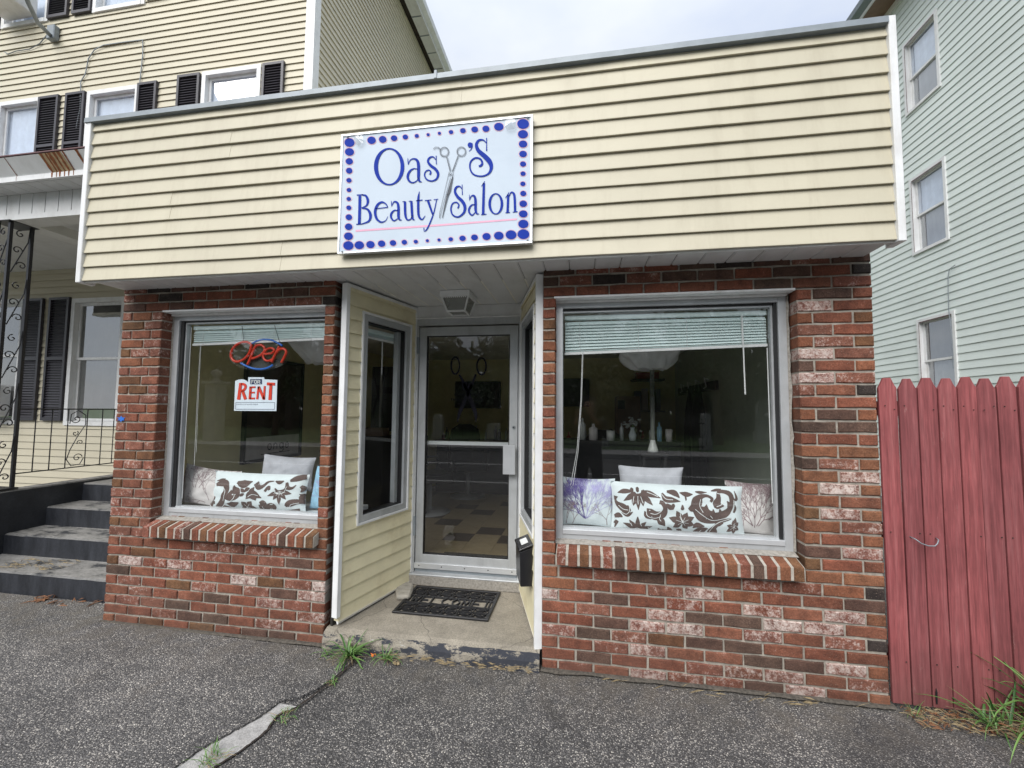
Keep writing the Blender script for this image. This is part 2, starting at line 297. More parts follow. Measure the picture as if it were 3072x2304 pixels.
def mat_leaf(name, a, b, rough=0.55):
    t = NT(name); oi = t.n('ShaderNodeObjectInfo'); n1 = t.noise(t.tc.outputs['Object'], 3.0, 3); g = t.n('ShaderNodeNewGeometry')
    c = t.ramp(t.math('ADD', t.math('MULTIPLY', n1, 0.6), t.math('MULTIPLY', g.outputs['Random Per Island'], 0.4)), [(0.3, a), (0.7, b)])
    t.col(c); t.b.inputs['Roughness'].default_value = rough; return t.m
M['leaf'] = mat_leaf('tree_foliage', (0.020, 0.042, 0.014), (0.065, 0.11, 0.035)); M['blade'] = mat_leaf('grass_blade', (0.035, 0.105, 0.022), (0.15, 0.27, 0.07), 0.45)
M['grass'] = plain('cemetery_lawn', (0.07, 0.13, 0.035), 0.9, var=0.3, vscale=6)
M['bark'] = plain('tree_bark', (0.07, 0.05, 0.035), 0.9, bump=0.8, bscale=20)
M['granite'] = plain('grey_granite', (0.42, 0.42, 0.41), 0.8, var=0.15, vscale=20)

# ------------------------------------------------------------------ mesh helpers
class MB:
    def __init__(s, T=None): s.v = []; s.f = []; s.mi = []; s.T = T; s.cur = 0
    def add(s, vs, fs):
        b = len(s.v)
        s.v += [tuple(s.T(p)) if s.T else tuple(p) for p in vs]; s.f += [tuple(b + i for i in f) for f in fs]; s.mi += [s.cur] * len(fs); return s
    def box(s, x0, x1, y0, y1, z0, z1):
        v = [(x0, y0, z0), (x1, y0, z0), (x1, y1, z0), (x0, y1, z0), (x0, y0, z1), (x1, y0, z1), (x1, y1, z1), (x0, y1, z1)]
        return s.add(v, [(0, 3, 2, 1), (4, 5, 6, 7), (0, 1, 5, 4), (1, 2, 6, 5), (2, 3, 7, 6), (3, 0, 4, 7)])
    def hexa(s, v): return s.add(v, [(0, 3, 2, 1), (4, 5, 6, 7), (0, 1, 5, 4), (1, 2, 6, 5), (2, 3, 7, 6), (3, 0, 4, 7)])
    def quad(s, *v): return s.add(v, [tuple(range(len(v)))])
    def prism(s, poly, a, b, axis='y'):
        # poly: 2D points; extruded between a and b on the axis (y: poly=(x,z); x: poly=(y,z); z: poly=(x,y))
        f = {'y': lambda p, t: (p[0], t, p[1]), 'x': lambda p, t: (t, p[0], p[1]), 'z': lambda p, t: (p[0], p[1], t)}[axis]
        n = len(poly); v = [f(p, a) for p in poly] + [f(p, b) for p in poly]
        fs = [tuple(range(n)), tuple(range(2 * n - 1, n - 1, -1))] + [(i, n + i, n + (i + 1) % n, (i + 1) % n) for i in range(n)]
        return s.add(v, fs)
    def tube(s, pts, r, n=8, cap=True):
        pts = [Vector(p) for p in pts]; rs = r if isinstance(r, (list, tuple)) else [r] * len(pts)
        vs = []; fs = []; up = None
        for i, p in enumerate(pts):
            d = (pts[min(i + 1, len(pts) - 1)] - pts[max(i - 1, 0)])
            d = d.normalized() if d.length > 1e-9 else Vector((0, 0, 1))
            if up is None: up = Vector((0, 0, 1)) if abs(d.z) < 0.9 else Vector((1, 0, 0))
            a = d.cross(up)
            if a.length < 1e-6: a = d.cross(Vector((0.3, 1, 0.2)))
            a.normalize(); b = a.cross(d).normalized(); up = b
            for k in range(n):
                t = 2 * math.pi * k / n; vs.append(p + (a * math.cos(t) + b * math.sin(t)) * rs[i])
        for i in range(len(pts) - 1):
            for k in range(n): fs.append((i * n + k, i * n + (k + 1) % n, (i + 1) * n + (k + 1) % n, (i + 1) * n + k))
        if cap: fs.append(tuple(range(n - 1, -1, -1))); fs.append(tuple(range((len(pts) - 1) * n, len(pts) * n)))
        return s.add(vs, fs)
    def lathe(s, c, prof, n=20):
        vs = []; fs = []
        for (r, z) in prof:
            for k in range(n): t = 2 * math.pi * k / n; vs.append((c[0] + r * math.cos(t), c[1] + r * math.sin(t), c[2] + z))
        for i in range(len(prof) - 1):
            for k in range(n): fs.append((i * n + k, i * n + (k + 1) % n, (i + 1) * n + (k + 1) % n, (i + 1) * n + k))
        return s.add(vs, fs)
    def mesh(s, name, mats, smooth=False):
        me = bpy.data.meshes.new(name); me.from_pydata(s.v, [], s.f)
        for m in (mats if isinstance(mats, (list, tuple)) else [mats]): me.materials.append(m)
        if any(s.mi): me.polygons.foreach_set('material_index', s.mi)
        if smooth: me.polygons.foreach_set('use_smooth', [True] * len(me.polygons))
        me.update(); return me
WL = {}
def link(o, parent=None):
    COL.objects.link(o)
    if parent is not None:
        o.parent = parent
        base = WL.get(parent.name, Vector((0, 0, 0)))
        if o.name not in WL: pass
        o.location = Vector(o.location) - base
    return o
def part(name, mb, mats, parent, smooth=False, bevel=0, origin=None, kind=None, seg=1):
    """one mesh object; mb in world coordinates. origin: world point to use as the object's origin"""
    og = Vector(origin) if origin is not None else Vector((0, 0, 0))
    if origin is not None: mb.v = [tuple(Vector(p) - og) for p in mb.v]
    me = mb.mesh(name, mats, smooth); o = bpy.data.objects.new(name, me); o.location = og
    link(o, parent); WL[o.name] = og
    if bevel:
        bm = bmesh.new(); bm.from_mesh(me); bmesh.ops.recalc_face_normals(bm, faces=bm.faces)
        bmesh.ops.bevel(bm, geom=[e for e in bm.edges if len(e.link_faces) == 2 and e.calc_face_angle(0) > 0.6], offset=bevel, segments=seg, profile=0.5, affect='EDGES', clamp_overlap=True)
        bm.to_mesh(me); bm.free(); me.update()
    else:
        bm = bmesh.new(); bm.from_mesh(me); bmesh.ops.recalc_face_normals(bm, faces=bm.faces); bm.to_mesh(me); bm.free()
    if kind: o['kind'] = kind
    return o
def tag(o, label=None, cat=None, group=None, kind=None):
    if label: o['label'] = label
    if cat: o['category'] = cat
    if group: o['group'] = group
    if kind: o['kind'] = kind
    return o
def thing(name, label, cat, loc=(0, 0, 0), group=None):
    o = bpy.data.objects.new(name, None); o.location = loc; COL.objects.link(o); WL[o.name] = Vector(loc); o.empty_display_size = 0.1
    return tag(o, label, cat, group)
def struct(name, mb, mats, **k):
    o = part(name, mb, mats, None, **k); o['kind'] = 'structure'; return o
def shared(name, me, loc, parent, color=None, rot=None, scale=None):
    o = bpy.data.objects.new(name, me); o.location = loc; link(o, parent); WL[o.name] = Vector(loc)
    if color: o.color = color
    if rot: o.rotation_euler = rot
    if scale: o.scale = scale
    return o
def frame_T(ox, oy, ang, oz=0.0):
    ca, sa = math.cos(ang), math.sin(ang)
    return lambda p: (ox + p[0] * ca - p[1] * sa, oy + p[0] * sa + p[1] * ca, oz + p[2])
# smooth strokes -> flat ribbons
def catmull(pts, k=6):
    P = [np.array(p, float) for p in pts]
    if len(P) < 3:
        return [P[0] + (P[-1] - P[0]) * t for t in np.linspace(0, 1, k + 1)]
    P = [2 * P[0] - P[1]] + P + [2 * P[-1] - P[-2]]; out = []
    for i in range(1, len(P) - 2):
        for j in range(k):
            t = j / k; a, b, c, d = P[i - 1:i + 3]
            out.append(0.5 * ((2 * b) + (-a + c) * t + (2 * a - 5 * b + 4 * c - d) * t * t + (-a + 3 * b - 3 * c + d) * t ** 3))
    out.append(P[-2]); return out
def ribbon(mb, pts, conv, k=5, straight=False, nw=2):
    """pts (x, y, width) in tracing units; conv(x, y) -> 3-D point"""
    q = [np.array(p, float) for p in pts] if straight else catmull(pts, k)
    n = len(q); vs = []
    for i in range(n):
        d = q[min(i + 1, n - 1)][:2] - q[max(i - 1, 0)][:2]; l = math.hypot(*d) or 1; nx, ny = -d[1] / l, d[0] / l; w = max(q[i][2], 1e-4) / 2
        for j in range(nw): t = -1 + 2 * j / (nw - 1); vs.append(conv(q[i][0] + nx * w * t, q[i][1] + ny * w * t))
    mb.add(vs, [(i * nw + j, i * nw + j + 1, (i + 1) * nw + j + 1, (i + 1) * nw + j) for i in range(n - 1) for j in range(nw - 1)])
def disc(mb, cx, cy, rx, ry, conv, n=20):
    mb.add([conv(cx, cy)] + [conv(cx + rx * math.cos(2 * math.pi * i / n), cy + ry * math.sin(2 * math.pi * i / n)) for i in range(n)], [(0, i + 1, (i + 1) % n + 1) for i in range(n)])
def ring(mb, cx, cy, rx, ry, ix, iy, conv, n=40):
    vs = []
    for i in range(n):
        a = 2 * math.pi * i / n; vs += [conv(cx + rx * math.cos(a), cy + ry * math.sin(a)), conv(cx + ix * math.cos(a), cy + iy * math.sin(a))]
    mb.add(vs, [(2 * i, 2 * i + 1, (2 * i + 3) % (2 * n), (2 * i + 2) % (2 * n)) for i in range(n)])
def plane_map(H):
    """turns a tracing's drawing coordinates into the drawing's own plane (x, z)"""
    def f(x, y):
        w = H[6] * x + H[7] * y + H[8]; return ((H[0] * x + H[1] * y + H[2]) / w, (H[3] * x + H[4] * y + H[5]) / w)
    return f

# ================================================================== GROUND
def ground():
    b = MB(); b.quad((-400, -400, -0.16), (400, -400, -0.16), (400, 400, -0.16), (-400, 400, -0.16)); struct('ground', b, M['grass'])
    b = MB(); b.box(-14, 14, -4.6, 9, -0.15, 0.0); struct('sidewalk', b, M['asphalt'])
    b = MB(); b.box(-60, 60, -4.75, -4.604, -0.15, 0.003); struct('kerb', b, M['granite'])
    b = MB(); b.quad((-60, -12.5, -0.14), (60, -12.5, -0.14), (60, -4.75, -0.14), (-60, -4.75, -0.14)); struct('road', b, M['road'])
    b = MB(); b.box(-60, 60, -12.65, -12.5, -0.15, 0.01); b.box(-60, 60, -14.4, -12.66, -0.15, 0.0); struct('far_pavement', b, M['concrete_pale'])
    b = MB()
    b.quad((-60, -8.72, -0.136), (60, -8.72, -0.136), (60, -8.60, -0.136), (-60, -8.60, -0.136)); b.quad((-60, -5.35, -0.136), (60, -5.35, -0.136), (60, -5.25, -0.136), (-60, -5.25, -0.136))
    struct('road_marking', b, M['white'])
    # left asphalt slab with its broken edge, the seam and the pale strip
    crack = [(-1.125, -0.14), (-1.15, -0.30), (-1.185, -0.41), (-1.225, -0.47), (-1.311, -0.523), (-1.321, -0.607), (-1.357, -0.691), (-1.394, -0.765), (-1.437, -0.851), (-1.455, -0.947), (-1.50, -1.10), (-1.56, -1.35)]
    fine = []
    r = random.Random(3)
    for (a, c) in zip(crack[:-1], crack[1:]):
        for k in range(7):
            t = k / 7; fine.append((a[0] + (c[0] - a[0]) * t + r.uniform(-.004, .004), a[1] + (c[1] - a[1]) * t + r.uniform(-.004, .004)))
    poly = [(-1.42, -0.045), (-1.16, -0.06)] + fine + [(-1.8, -2.2), (-6, -4.2), (-14, -4.2), (-14, 0.22), (-3.14, 0.22), (-3.14, -0.02)]
    b = MB(); n = len(poly); b.add([(x, y, 0.016) for x, y in poly] + [(x, y, -0.01) for x, y in poly], [tuple(range(n))] + [(i, (i + 1) % n, n + (i + 1) % n, n + i) for i in range(n)])
    struct('sidewalk_patch', b, M['asphalt2'])
    right = [(-1.195, -0.53), (-1.254, -0.595), (-1.237, -0.708), (-1.258, -0.812), (-1.30, -0.92), (-1.36, -1.05), (-1.42, -1.3)]
    left = [(-1.56, -1.32), (-1.47, -0.95), (-1.45, -0.851), (-1.405, -0.765), (-1.37, -0.691), (-1.335, -0.607), (-1.325, -0.523)]
    b = MB(); pl = right + left; b.add([(x, y, 0.005) for x, y in pl], [tuple(range(len(pl)))]); struct('pale_kerb_strip', b, M['concrete_pale'])
    # dark gap beside the strip and along the seam
    b = MB(); b.cur = 0
    seam = [(-1.09, -0.10, .010), (-1.121, -0.183, .012), (-1.137, -0.32, .010), (-1.167, -0.439, .014), (-1.198, -0.547, .010), (-1.254, -0.595, .010), (-1.237, -0.708, .012), (-1.258, -0.812, .010), (-1.30, -0.92, .012), (-1.38, -1.12, .012)]
    ribbon(b, seam, lambda x, y: (x + r.uniform(-.003, .003), y, 0.0135 if y > -.56 else 0.007), k=8); struct('seam_soil', b, M['dirtgap'])
    # gritty damp strip at the wall foot; colour also darkened as contact shade
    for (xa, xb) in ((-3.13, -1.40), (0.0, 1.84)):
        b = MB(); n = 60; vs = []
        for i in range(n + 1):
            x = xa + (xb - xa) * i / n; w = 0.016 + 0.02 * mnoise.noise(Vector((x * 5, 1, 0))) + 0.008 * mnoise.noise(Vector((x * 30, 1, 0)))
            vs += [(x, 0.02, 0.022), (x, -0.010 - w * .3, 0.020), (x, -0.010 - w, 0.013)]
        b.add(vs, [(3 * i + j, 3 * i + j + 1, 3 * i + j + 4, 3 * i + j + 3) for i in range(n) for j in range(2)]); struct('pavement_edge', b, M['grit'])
ground()

# ================================================================== THE SHOP
shop = thing('shop_building', 'low brick beauty salon with a deep cream siding fascia and two big windows', 'shop')
PITCH = 0.0677; BH = 0.0570
PAL = {'R': ((0.200, 0.078, 0.050), 0.20), 'O': ((0.215, 0.092, 0.052), 0.16), 'D': ((0.105, 0.064, 0.050), 0.18), 'K': ((0.040, 0.032, 0.030), 0.05),
       'P': ((0.21, 0.088, 0.062), 0.50), 'W': ((0.24, 0.11, 0.085), 0.84), 'X': ((0.20, 0.076, 0.050), 0.64), 'T': ((0.15, 0.076, 0.040), 0.12)}
def brick_mesh(L, H, D, seed):
    r = random.Random(seed); j = lambda s: r.uniform(-s, s); nl = 4; per = []
    for i in range(nl): per.append((-L / 2 + L * i / (nl - 1), -H / 2))
    for i in range(nl): per.append((L / 2 - L * i / (nl - 1), H / 2))
    n = len(per); vs = []
    jit = [(j(.0018), j(.0024)) for _ in per]
    for (x, z), (a, c) in zip(per, jit): vs.append((x + a, D, z + c))
    for (x, z), (a, c) in zip(per, jit): vs.append((x + a, 0.006, z + c))
    for (x, z), (a, c) in zip(per, jit): vs.append((x * (1 - 0.009 / L) + a + j(.001), j(.0012), z * (1 - 0.009 / H) + c + j(.0012)))
    fs = [(i, (i + 1) % n, n + (i + 1) % n, n + i) for i in range(n)] + [(n + i, n + (i + 1) % n, 2 * n + (i + 1) % n, 2 * n + i) for i in range(n)] + [tuple(range(2 * n, 3 * n))]
    b = MB(); b.add(vs, fs); me = b.mesh('brick', M['brick'])
    return me
BM = {}
def get_brick(L):
    k = round(L, 3)
    if k not in BM: BM[k] = [brick_mesh(k, BH, 0.10, 31 * i + int(k * 1e4)) for i in range(4 if k > .18 else 3)]
    return rnd.choice(BM[k])
def bcol(code):
    c, a = PAL[code]; f = rnd.uniform(0.92, 1.22); g = rnd.uniform(0.92, 1.08)
    return (c[0] * f, c[1] * f * g, c[2] * f * g, min(1, max(0, a * rnd.uniform(0.8, 1.2))))
bricks_made = [0]; small_bricks = []
def lay(x0, x1, row, code, parent, y=0.0, zoff=0.0):
    if x1 - x0 < 0.03: return
    L = x1 - x0 - 0.0100; me = get_brick(L)
    loc = ((x0 + x1) / 2, y + rnd.uniform(-.0018, .0018), (row - 0.5) * PITCH + zoff + rnd.uniform(-.001, .001))
    o = shared('brick', me, loc, parent, bcol(code), rot=(0, 0, rnd.uniform(-.006, .006)))
    bricks_made[0] += 1
def randcode(kind='pier'):
    return rnd.choice({'pier': 'PPRPOPWRT', 'head': 'OORTOPRO', 'top': 'DRDPRDKRT', 'wall': 'RRRPWXDRO'}[kind])
RW = {1: 'RPRWXXDWRO', 2: 'RDRRPXWRP', 3: 'RRPWRRDDWO', 4: 'WDPTDDRRR', 5: 'RRDWWRWRPK', 6: 'RPRWDDWWR', 7: 'WRDRXRXRWO', 8: 'ORRPWORRD', 9: 'ORPDRRXXOK',
      34: 'RRRRRRDRP', 35: 'DPKPDDRDRK', 36: 'DPPRDKDPD'}
RP = {10: 'OO', 11: 'TRR', 12: 'DW', 13: 'ORO', 14: 'OP', 15: 'TWO', 16: 'OR', 17: 'OWO', 18: 'OW', 19: 'DPO', 20: 'OO', 21: 'RRR', 22: 'DD', 23: 'ODO', 24: 'RR', 25: 'PRK', 26: 'WP', 27: 'DRO', 28: 'WP', 29: 'OPT', 30: 'PR', 31: 'ORT', 32: 'WR', 33: 'RDR'}
LW = {1: 'ORTRTRDDR', 2: 'RRPDDRXRO', 3: 'RPPDRRRRX', 4: 'RPRRDRWPR', 5: 'RPRTPRPDW', 6: 'DRPRRWTPW', 7: 'TWXWRRPRR', 8: 'RTRPPRPDO', 9: 'RRRRPPXXR'}
U = 0.2032
def wall_right():
    m = MB()
    m.box(0.006, 1.82, 0.009, 0.16, 0.0, 0.672); m.box(0.006, 0.076, 0.009, 0.16, 0.672, 2.236); m.box(1.447, 1.82, 0.009, 0.16, 0.672, 2.236); m.box(0.006, 1.82, 0.009, 0.16, 2.240, 2.398)
    w = part('brick_wall', m, M['mortar'], None); tag(w, 'right brick front wall under the big window, beside the red fence', 'wall')
    for row in range(1, 37):
        odd = row % 2 == 1
        edges = [0.0] + [U / 2 + U * i for i in range(9)] + [9 * U] if odd else [U * i for i in range(10)]
        if row in RW:
            for i, (a, c) in enumerate(zip(edges[:-1], edges[1:])):
                if row == 36: lay(a, c, row, RW[row][i], w)
                else: lay(a, c, row, RW[row][i], w)
        else:
            lay(0.0, 0.088, row, randcode('head'), w)
            cs = RP[row]
            if odd: e = [1.440, 1.524, 1.7272, 9 * U]
            else: e = [1.440, 1.6256, 9 * U]
            for i, (a, c) in enumerate(zip(e[:-1], e[1:])): lay(a, c, row, cs[i], w)
    sill(w, 0.088, 1.418, 20); return w
def sill(w, xa, xb, n):
    p = (xb - xa) / n; mats = []
    prof = [(-0.060, 0.632), (-0.060, 0.708), (0.093, 0.748), (0.093, 0.66)]
    mes = []
    for s in range(3):
        r = random.Random(s); b = MB(); hw = (p - 0.0150) / 2; q = [(y + r.uniform(-.002, .002), z + r.uniform(-.0015, .0015)) for y, z in prof]
        b.prism([(y, z) for y, z in q], -hw, hw, 'x'); me = b.mesh('brick', M['brick'])
        bm = bmesh.new(); bm.from_mesh(me); bmesh.ops.recalc_face_normals(bm, faces=bm.faces); bmesh.ops.bevel(bm, geom=list(bm.edges), offset=0.003, segments=1, affect='EDGES'); bm.to_mesh(me); bm.free(); mes.append(me)
    codes = 'PRTRXDRTRTOPRROPDROT'
    for i in range(n):
        shared('sill_brick', mes[i % 3], (xa + p * (i + .5), rnd.uniform(-.002, .002), rnd.uniform(-.002, .002)), w, bcol(codes[i % len(codes)]), rot=(0, rnd.uniform(-.02, .02) * 0, rnd.uniform(-.008, .008)))
    b = MB(); b.prism([(-0.055, 0.636), (-0.055, 0.7045), (0.0895, 0.7435), (0.0895, 0.655)], xa + .004, xb - .004, 'x'); part('sill_mortar', b, M['sill_mortar'], w)
def wall_left():
    X0 = -3.132; X1 = X0 + 8.5 * U
    m = MB()
    m.box(X0 + .006, X1 - .006, 0.009, 0.16, 0.0, 0.672); m.box(X0 + .006, -2.787, 0.009, 0.16, 0.672, 2.236); m.box(-1.480, X1 - .006, 0.009, 0.16, 0.672, 2.236); m.box(X0 + .006, X1 - .006, 0.009, 0.16, 2.240, 2.398)
    w = part('brick_wall', m, M['mortar'], None); tag(w, 'left brick front wall under the smaller window, beside the black steps', 'wall')
    for row in range(1, 37):
        odd = row % 2 == 1
        edges = [X0, X0 + U / 2] + [X0 + U / 2 + U * i for i in range(1, 9)] if odd else [X0 + U * i for i in range(9)] + [X1]
        if row <= 9 or row >= 34:
            for i, (a, c) in enumerate(zip(edges[:-1], edges[1:])):
                lay(a, c, row, LW[row][i] if row in LW else randcode('top'), w)
        else:
            e = [X0, X0 + .092, X0 + .258, -2.780] if odd else [X0, X0 + .197, -2.780]
            for a, c in zip(e[:-1], e[1:]): lay(a, c, row, randcode('pier'), w)
            lay(-1.487, X1, row, randcode('head'), w)
    sill(w, -2.775, -1.462, 20)
    # ragged corner bricks at the foot, scrap of blue paint
    b = MB(); r = random.Random(5); cx, cz = -3.075, 21.5 * PITCH - .01
    pts = [(cx + .028 * (1 + .5 * r.random()) * math.cos(a) * (1.1 if i % 2 else .6), cz + .02 * (1.1 if i % 2 else .55) * math.sin(a)) for i, a in enumerate([k * math.pi / 6 for k in range(12)])]
    b.add([(x, -0.0045, z) for x, z in pts], [tuple(range(12))]); part('paint_splash', b, M['neon_blue'], w); return w
wall_right(); wall_left()

def board(mb, x0, x1, zb, zt, y=0.0, lip=0.013, full=None, depth=0.02):
    """one clapboard: leans out towards its lower edge"""
    h = full if full else zt - zb
    dr = min(.007, h * .07); tk = min(.0025, lip * .4)
    mb.prism([(y - lip + tk, zb + .001), (y - lip + tk, zb - dr), (y - lip, zb - dr), (y - lip * max(0.0, 1 - (zt - zb) / h), zt), (y + depth, zt), (y + depth, zb + .001)], x0, x1, 'x')
def fascia():
    fp = 0.0958; z0 = 2.386
    seams = {0: -1.62, 1: -1.62, 2: 0.55, 3: 0.55, 4: -2.45, 5: -2.45, 6: 0.95, 7: 0.95, 8: -2.02, 9: -2.02, 10: -0.47, 11: -0.47}
    for k in range(12):
        zb = z0 + fp * k; zt = min(zb + fp, 3.500); sx = seams[k]
        for (a, c, dy) in ((-3.11, sx + .012, 0.0), (sx, 1.769, 0.0015)):
            b = MB(); n = 14; prev = None
            # gently wavy board
            for i in range(n):
                xa, xb = a + (c - a) * i / n, a + (c - a) * (i + 1) / n
                def pr(x):
                    wv = 0.0018 * mnoise.noise(Vector((x * 2.3, k * 3.1, 0))); lp = 0.0165 + 0.002 * mnoise.noise(Vector((x * 1.7, k * 5.0, 4)))
                    y = -0.27 + dy
                    return [(x, y - lp, zb + wv - .0005), (x, y - lp, zb + wv + .004), (x, y - .002, zt + wv - .002), (x, y + .02, zt + wv - .002), (x, y + .02, zb + wv), (x, y - lp + .006, zb + wv), (x, y - lp + .003, zb + wv - .0005)]
                if i == 0: b.v += pr(a)
                b.v += pr(xb); o = 7 * i
                for j in range(7): b.f.append((o + j, o + (j + 1) % 7, o + 7 + (j + 1) % 7, o + 7 + j)); b.mi.append(0)
            b.f.append(tuple(range(7))); b.mi.append(0); b.f.append(tuple(range(7 * n, 7 * n + 7))); b.mi.append(0)
            part('siding_board', b, M['vinyl'], shop)
    for (x0, x1, zt, nm) in ((-3.145, -3.106, 3.500, 'corner_post'), (1.768, 1.803, 3.552, 'corner_post')):
        b = MB(); b.box(x0, x1, -0.298, -0.20, 2.372, min(zt, 3.535)); part(nm, b, M['white'], shop, bevel=.003)
    b = MB(); n = 40
    vs = []
    for i in range(n + 1):
        x = -3.155 + (1.767 + 3.155) * i / n; w = .004 * mnoise.noise(Vector((x * 3, 0, 9))); h = 3.500 + w * .6
        vs += [(x, -0.305 + w, h - .004), (x, -0.303 + w, h + .030), (x, -0.19, h + .040), (x, -0.19, h - .004)]
    fs = [(4 * i + j, 4 * i + (j + 1) % 4, 4 * i + 4 + (j + 1) % 4, 4 * i + 4 + j) for i in range(n) for j in range(4)]
    b.add(vs, fs + [(0, 1, 2, 3), (4 * n, 4 * n + 1, 4 * n + 2, 4 * n + 3)]); part('roof_coping', b, M['coping'], shop)
    b = MB(); b.box(-0.62, -0.605, -0.309, -0.19, 3.497, 3.545); part('coping_joint', b, M['coping'], shop)
    b = MB(); b.box(-3.09, 1.766, -0.268, -0.20, 3.478, 3.497); part('roof_edge_gap', b, M['tar'], shop)
    # body of the flat-roofed box behind the fascia, and side walls
    b = MB(); b.box(-3.12, 1.790, -0.245, 6.0, 2.43, 3.478); b.box(-3.125, -3.06, 0.165, 6.0, 0, 2.428); b.box(1.76, 1.815, 0.165, 6.0, 0, 2.428); b.box(-3.058, 1.758, 5.9, 6.0, 0, 2.428)
    part('building_body', b, M['vinyl'], shop)
    # soffit: 15 cm panels with dark V joints
    for i in range(34):
        x0 = -3.131 + .15 * i; x1 = min(x0 + .15, 1.795)
        if x1 - x0 < .03: continue
        mid = (x0 + x1) / 2; deep = 0.775 if -1.42 < mid < 0.02 else 0.085
        b = MB(); g = .0085
        b.prism([(x0 + g, 2.402), (x1 - g, 2.402), (x1 - .001, 2.409), (x0 + .001, 2.409)], -0.243, deep, 'y'); part('soffit_panel', b, M['white_soffit'], shop)
    b = MB(); b.box(-3.12, 1.79, -0.243, .79, 2.411, 2.428); part('soffit_backing', b, M['tar'], shop)
    b = MB(); b.prism([(-0.268, 2.376), (-0.245, 2.376), (-0.215, 2.397), (-0.215, 2.401), (-0.268, 2.401)], -3.104, 1.767, 'x'); part('soffit_edge_trim', b, M['white_soffit'], shop)
fascia()

def shop_window(x0, x1, z0, z1, gx0, gx1, gz0, gz1):
    w = MB()
    # outer flat aluminium frame
    ya, yb = 0.088, 0.150
    t = 0.045
    w.box(x0, x0 + t, ya, yb, z0, z1); w.box(x1 - t, x1, ya, yb, z0, z1); w.box(x0 + t, x1 - t, ya, yb, z1 - .035, z1); w.box(x0 + t, x1 - t, ya + .002, yb, z0, z0 + .030)
    wf = part('shop_window', w, M['alu'], shop, bevel=.0015)
    b = MB(); b.box(x0 + t, x1 - t, 0.082, 0.140, z0 + .0305, z0 + .060); part('frame_ledge', b, M['alu_bright'], wf, bevel=.002)
    b = MB(); c = .0075
    b.box(x0 + t, gx0 - .012, .104, .150, z0 + .0605, z1 - .036); b.box(gx1 + .012, x1 - t, .104, .150, z0 + .0605, z1 - .036)
    b.box(gx0 - .0115, gx1 + .0115, .110, .150, gz1 + .008, z1 - .0355); part('glazing_bead', b, M['gasket'], wf)
    b = MB(); b.box(gx0 - .0115, gx0, .118, .155, gz0, gz1 + .007); b.box(gx1, gx1 + .0115, .118, .155, gz0, gz1 + .007); b.box(gx0, gx1, .118, .155, gz1 - .003, gz1 + .007); b.box(gx0 - .011, gx1 + .011, .112, .155, z0 + .0605, gz0)
    part('frame_bead', b, M['alu'], wf)
    b = MB(); b.quad((gx0 - .01, .135, gz0 - .02), (gx1 + .01, .135, gz0 - .02), (gx1 + .01, .135, gz1 + .005), (gx0 - .01, .135, gz1 + .005)); part('glass', b, M['glass'], wf)
    # lintel: painted flat steel plate whose underside shows
    b = MB(); b.box(x0 - .005, x1 + .012, -0.004, .10, 2.2255, 2.2385); b.box(x0 + .002, x1 - .002, .060, .087, z1 - .004, 2.2250); part('lintel', b, M['white'], wf, bevel=.002)
    # ragged cement between frame and brick
    for (cx, sgn) in ((x0, -1), (x1, 1)):
        b = MB(); n = 50; vs = []
        for i in range(n + 1):
            z = z0 + (z1 - z0) * i / n; wd = .012 + .007 * mnoise.noise(Vector((cx, z * 12, 0))) + .004 * mnoise.noise(Vector((cx, z * 50, 0)))
            vs += [(cx, .091, z), (cx + sgn * wd, .084, z), (cx + sgn * (wd + .004), .10, z)]
        b.add(vs, [(3 * i + j, 3 * i + j + 1, 3 * i + j + 4, 3 * i + j + 3) for i in range(n) for j in range(2)]); part('cement_seam', b, M['caulk'], wf)
    b = MB(); n = 60; vs = []
    for i in range(n + 1):
        x = x0 + (x1 - x0) * i / n; h = .006 * mnoise.noise(Vector((x * 14, 3, 0)))
        vs += [(x, .088, z0 + .002), (x, .066 + h, z0 - .001 + h * .3), (x, .030 + h * 2, z0 - .012)]
    b.add(vs, [(3 * i + j, 3 * i + j + 1, 3 * i + j + 4, 3 * i + j + 3) for i in range(n) for j in range(2)]); part('sill_bedding', b, M['caulk'], wf)
    return wf
shop_window(-2.772, -1.487, 0.745, 2.214, -2.690, -1.540, 0.812, 2.163)
shop_window(0.078, 1.425, 0.745, 2.218, 0.124, 1.350, 0.812, 2.163)

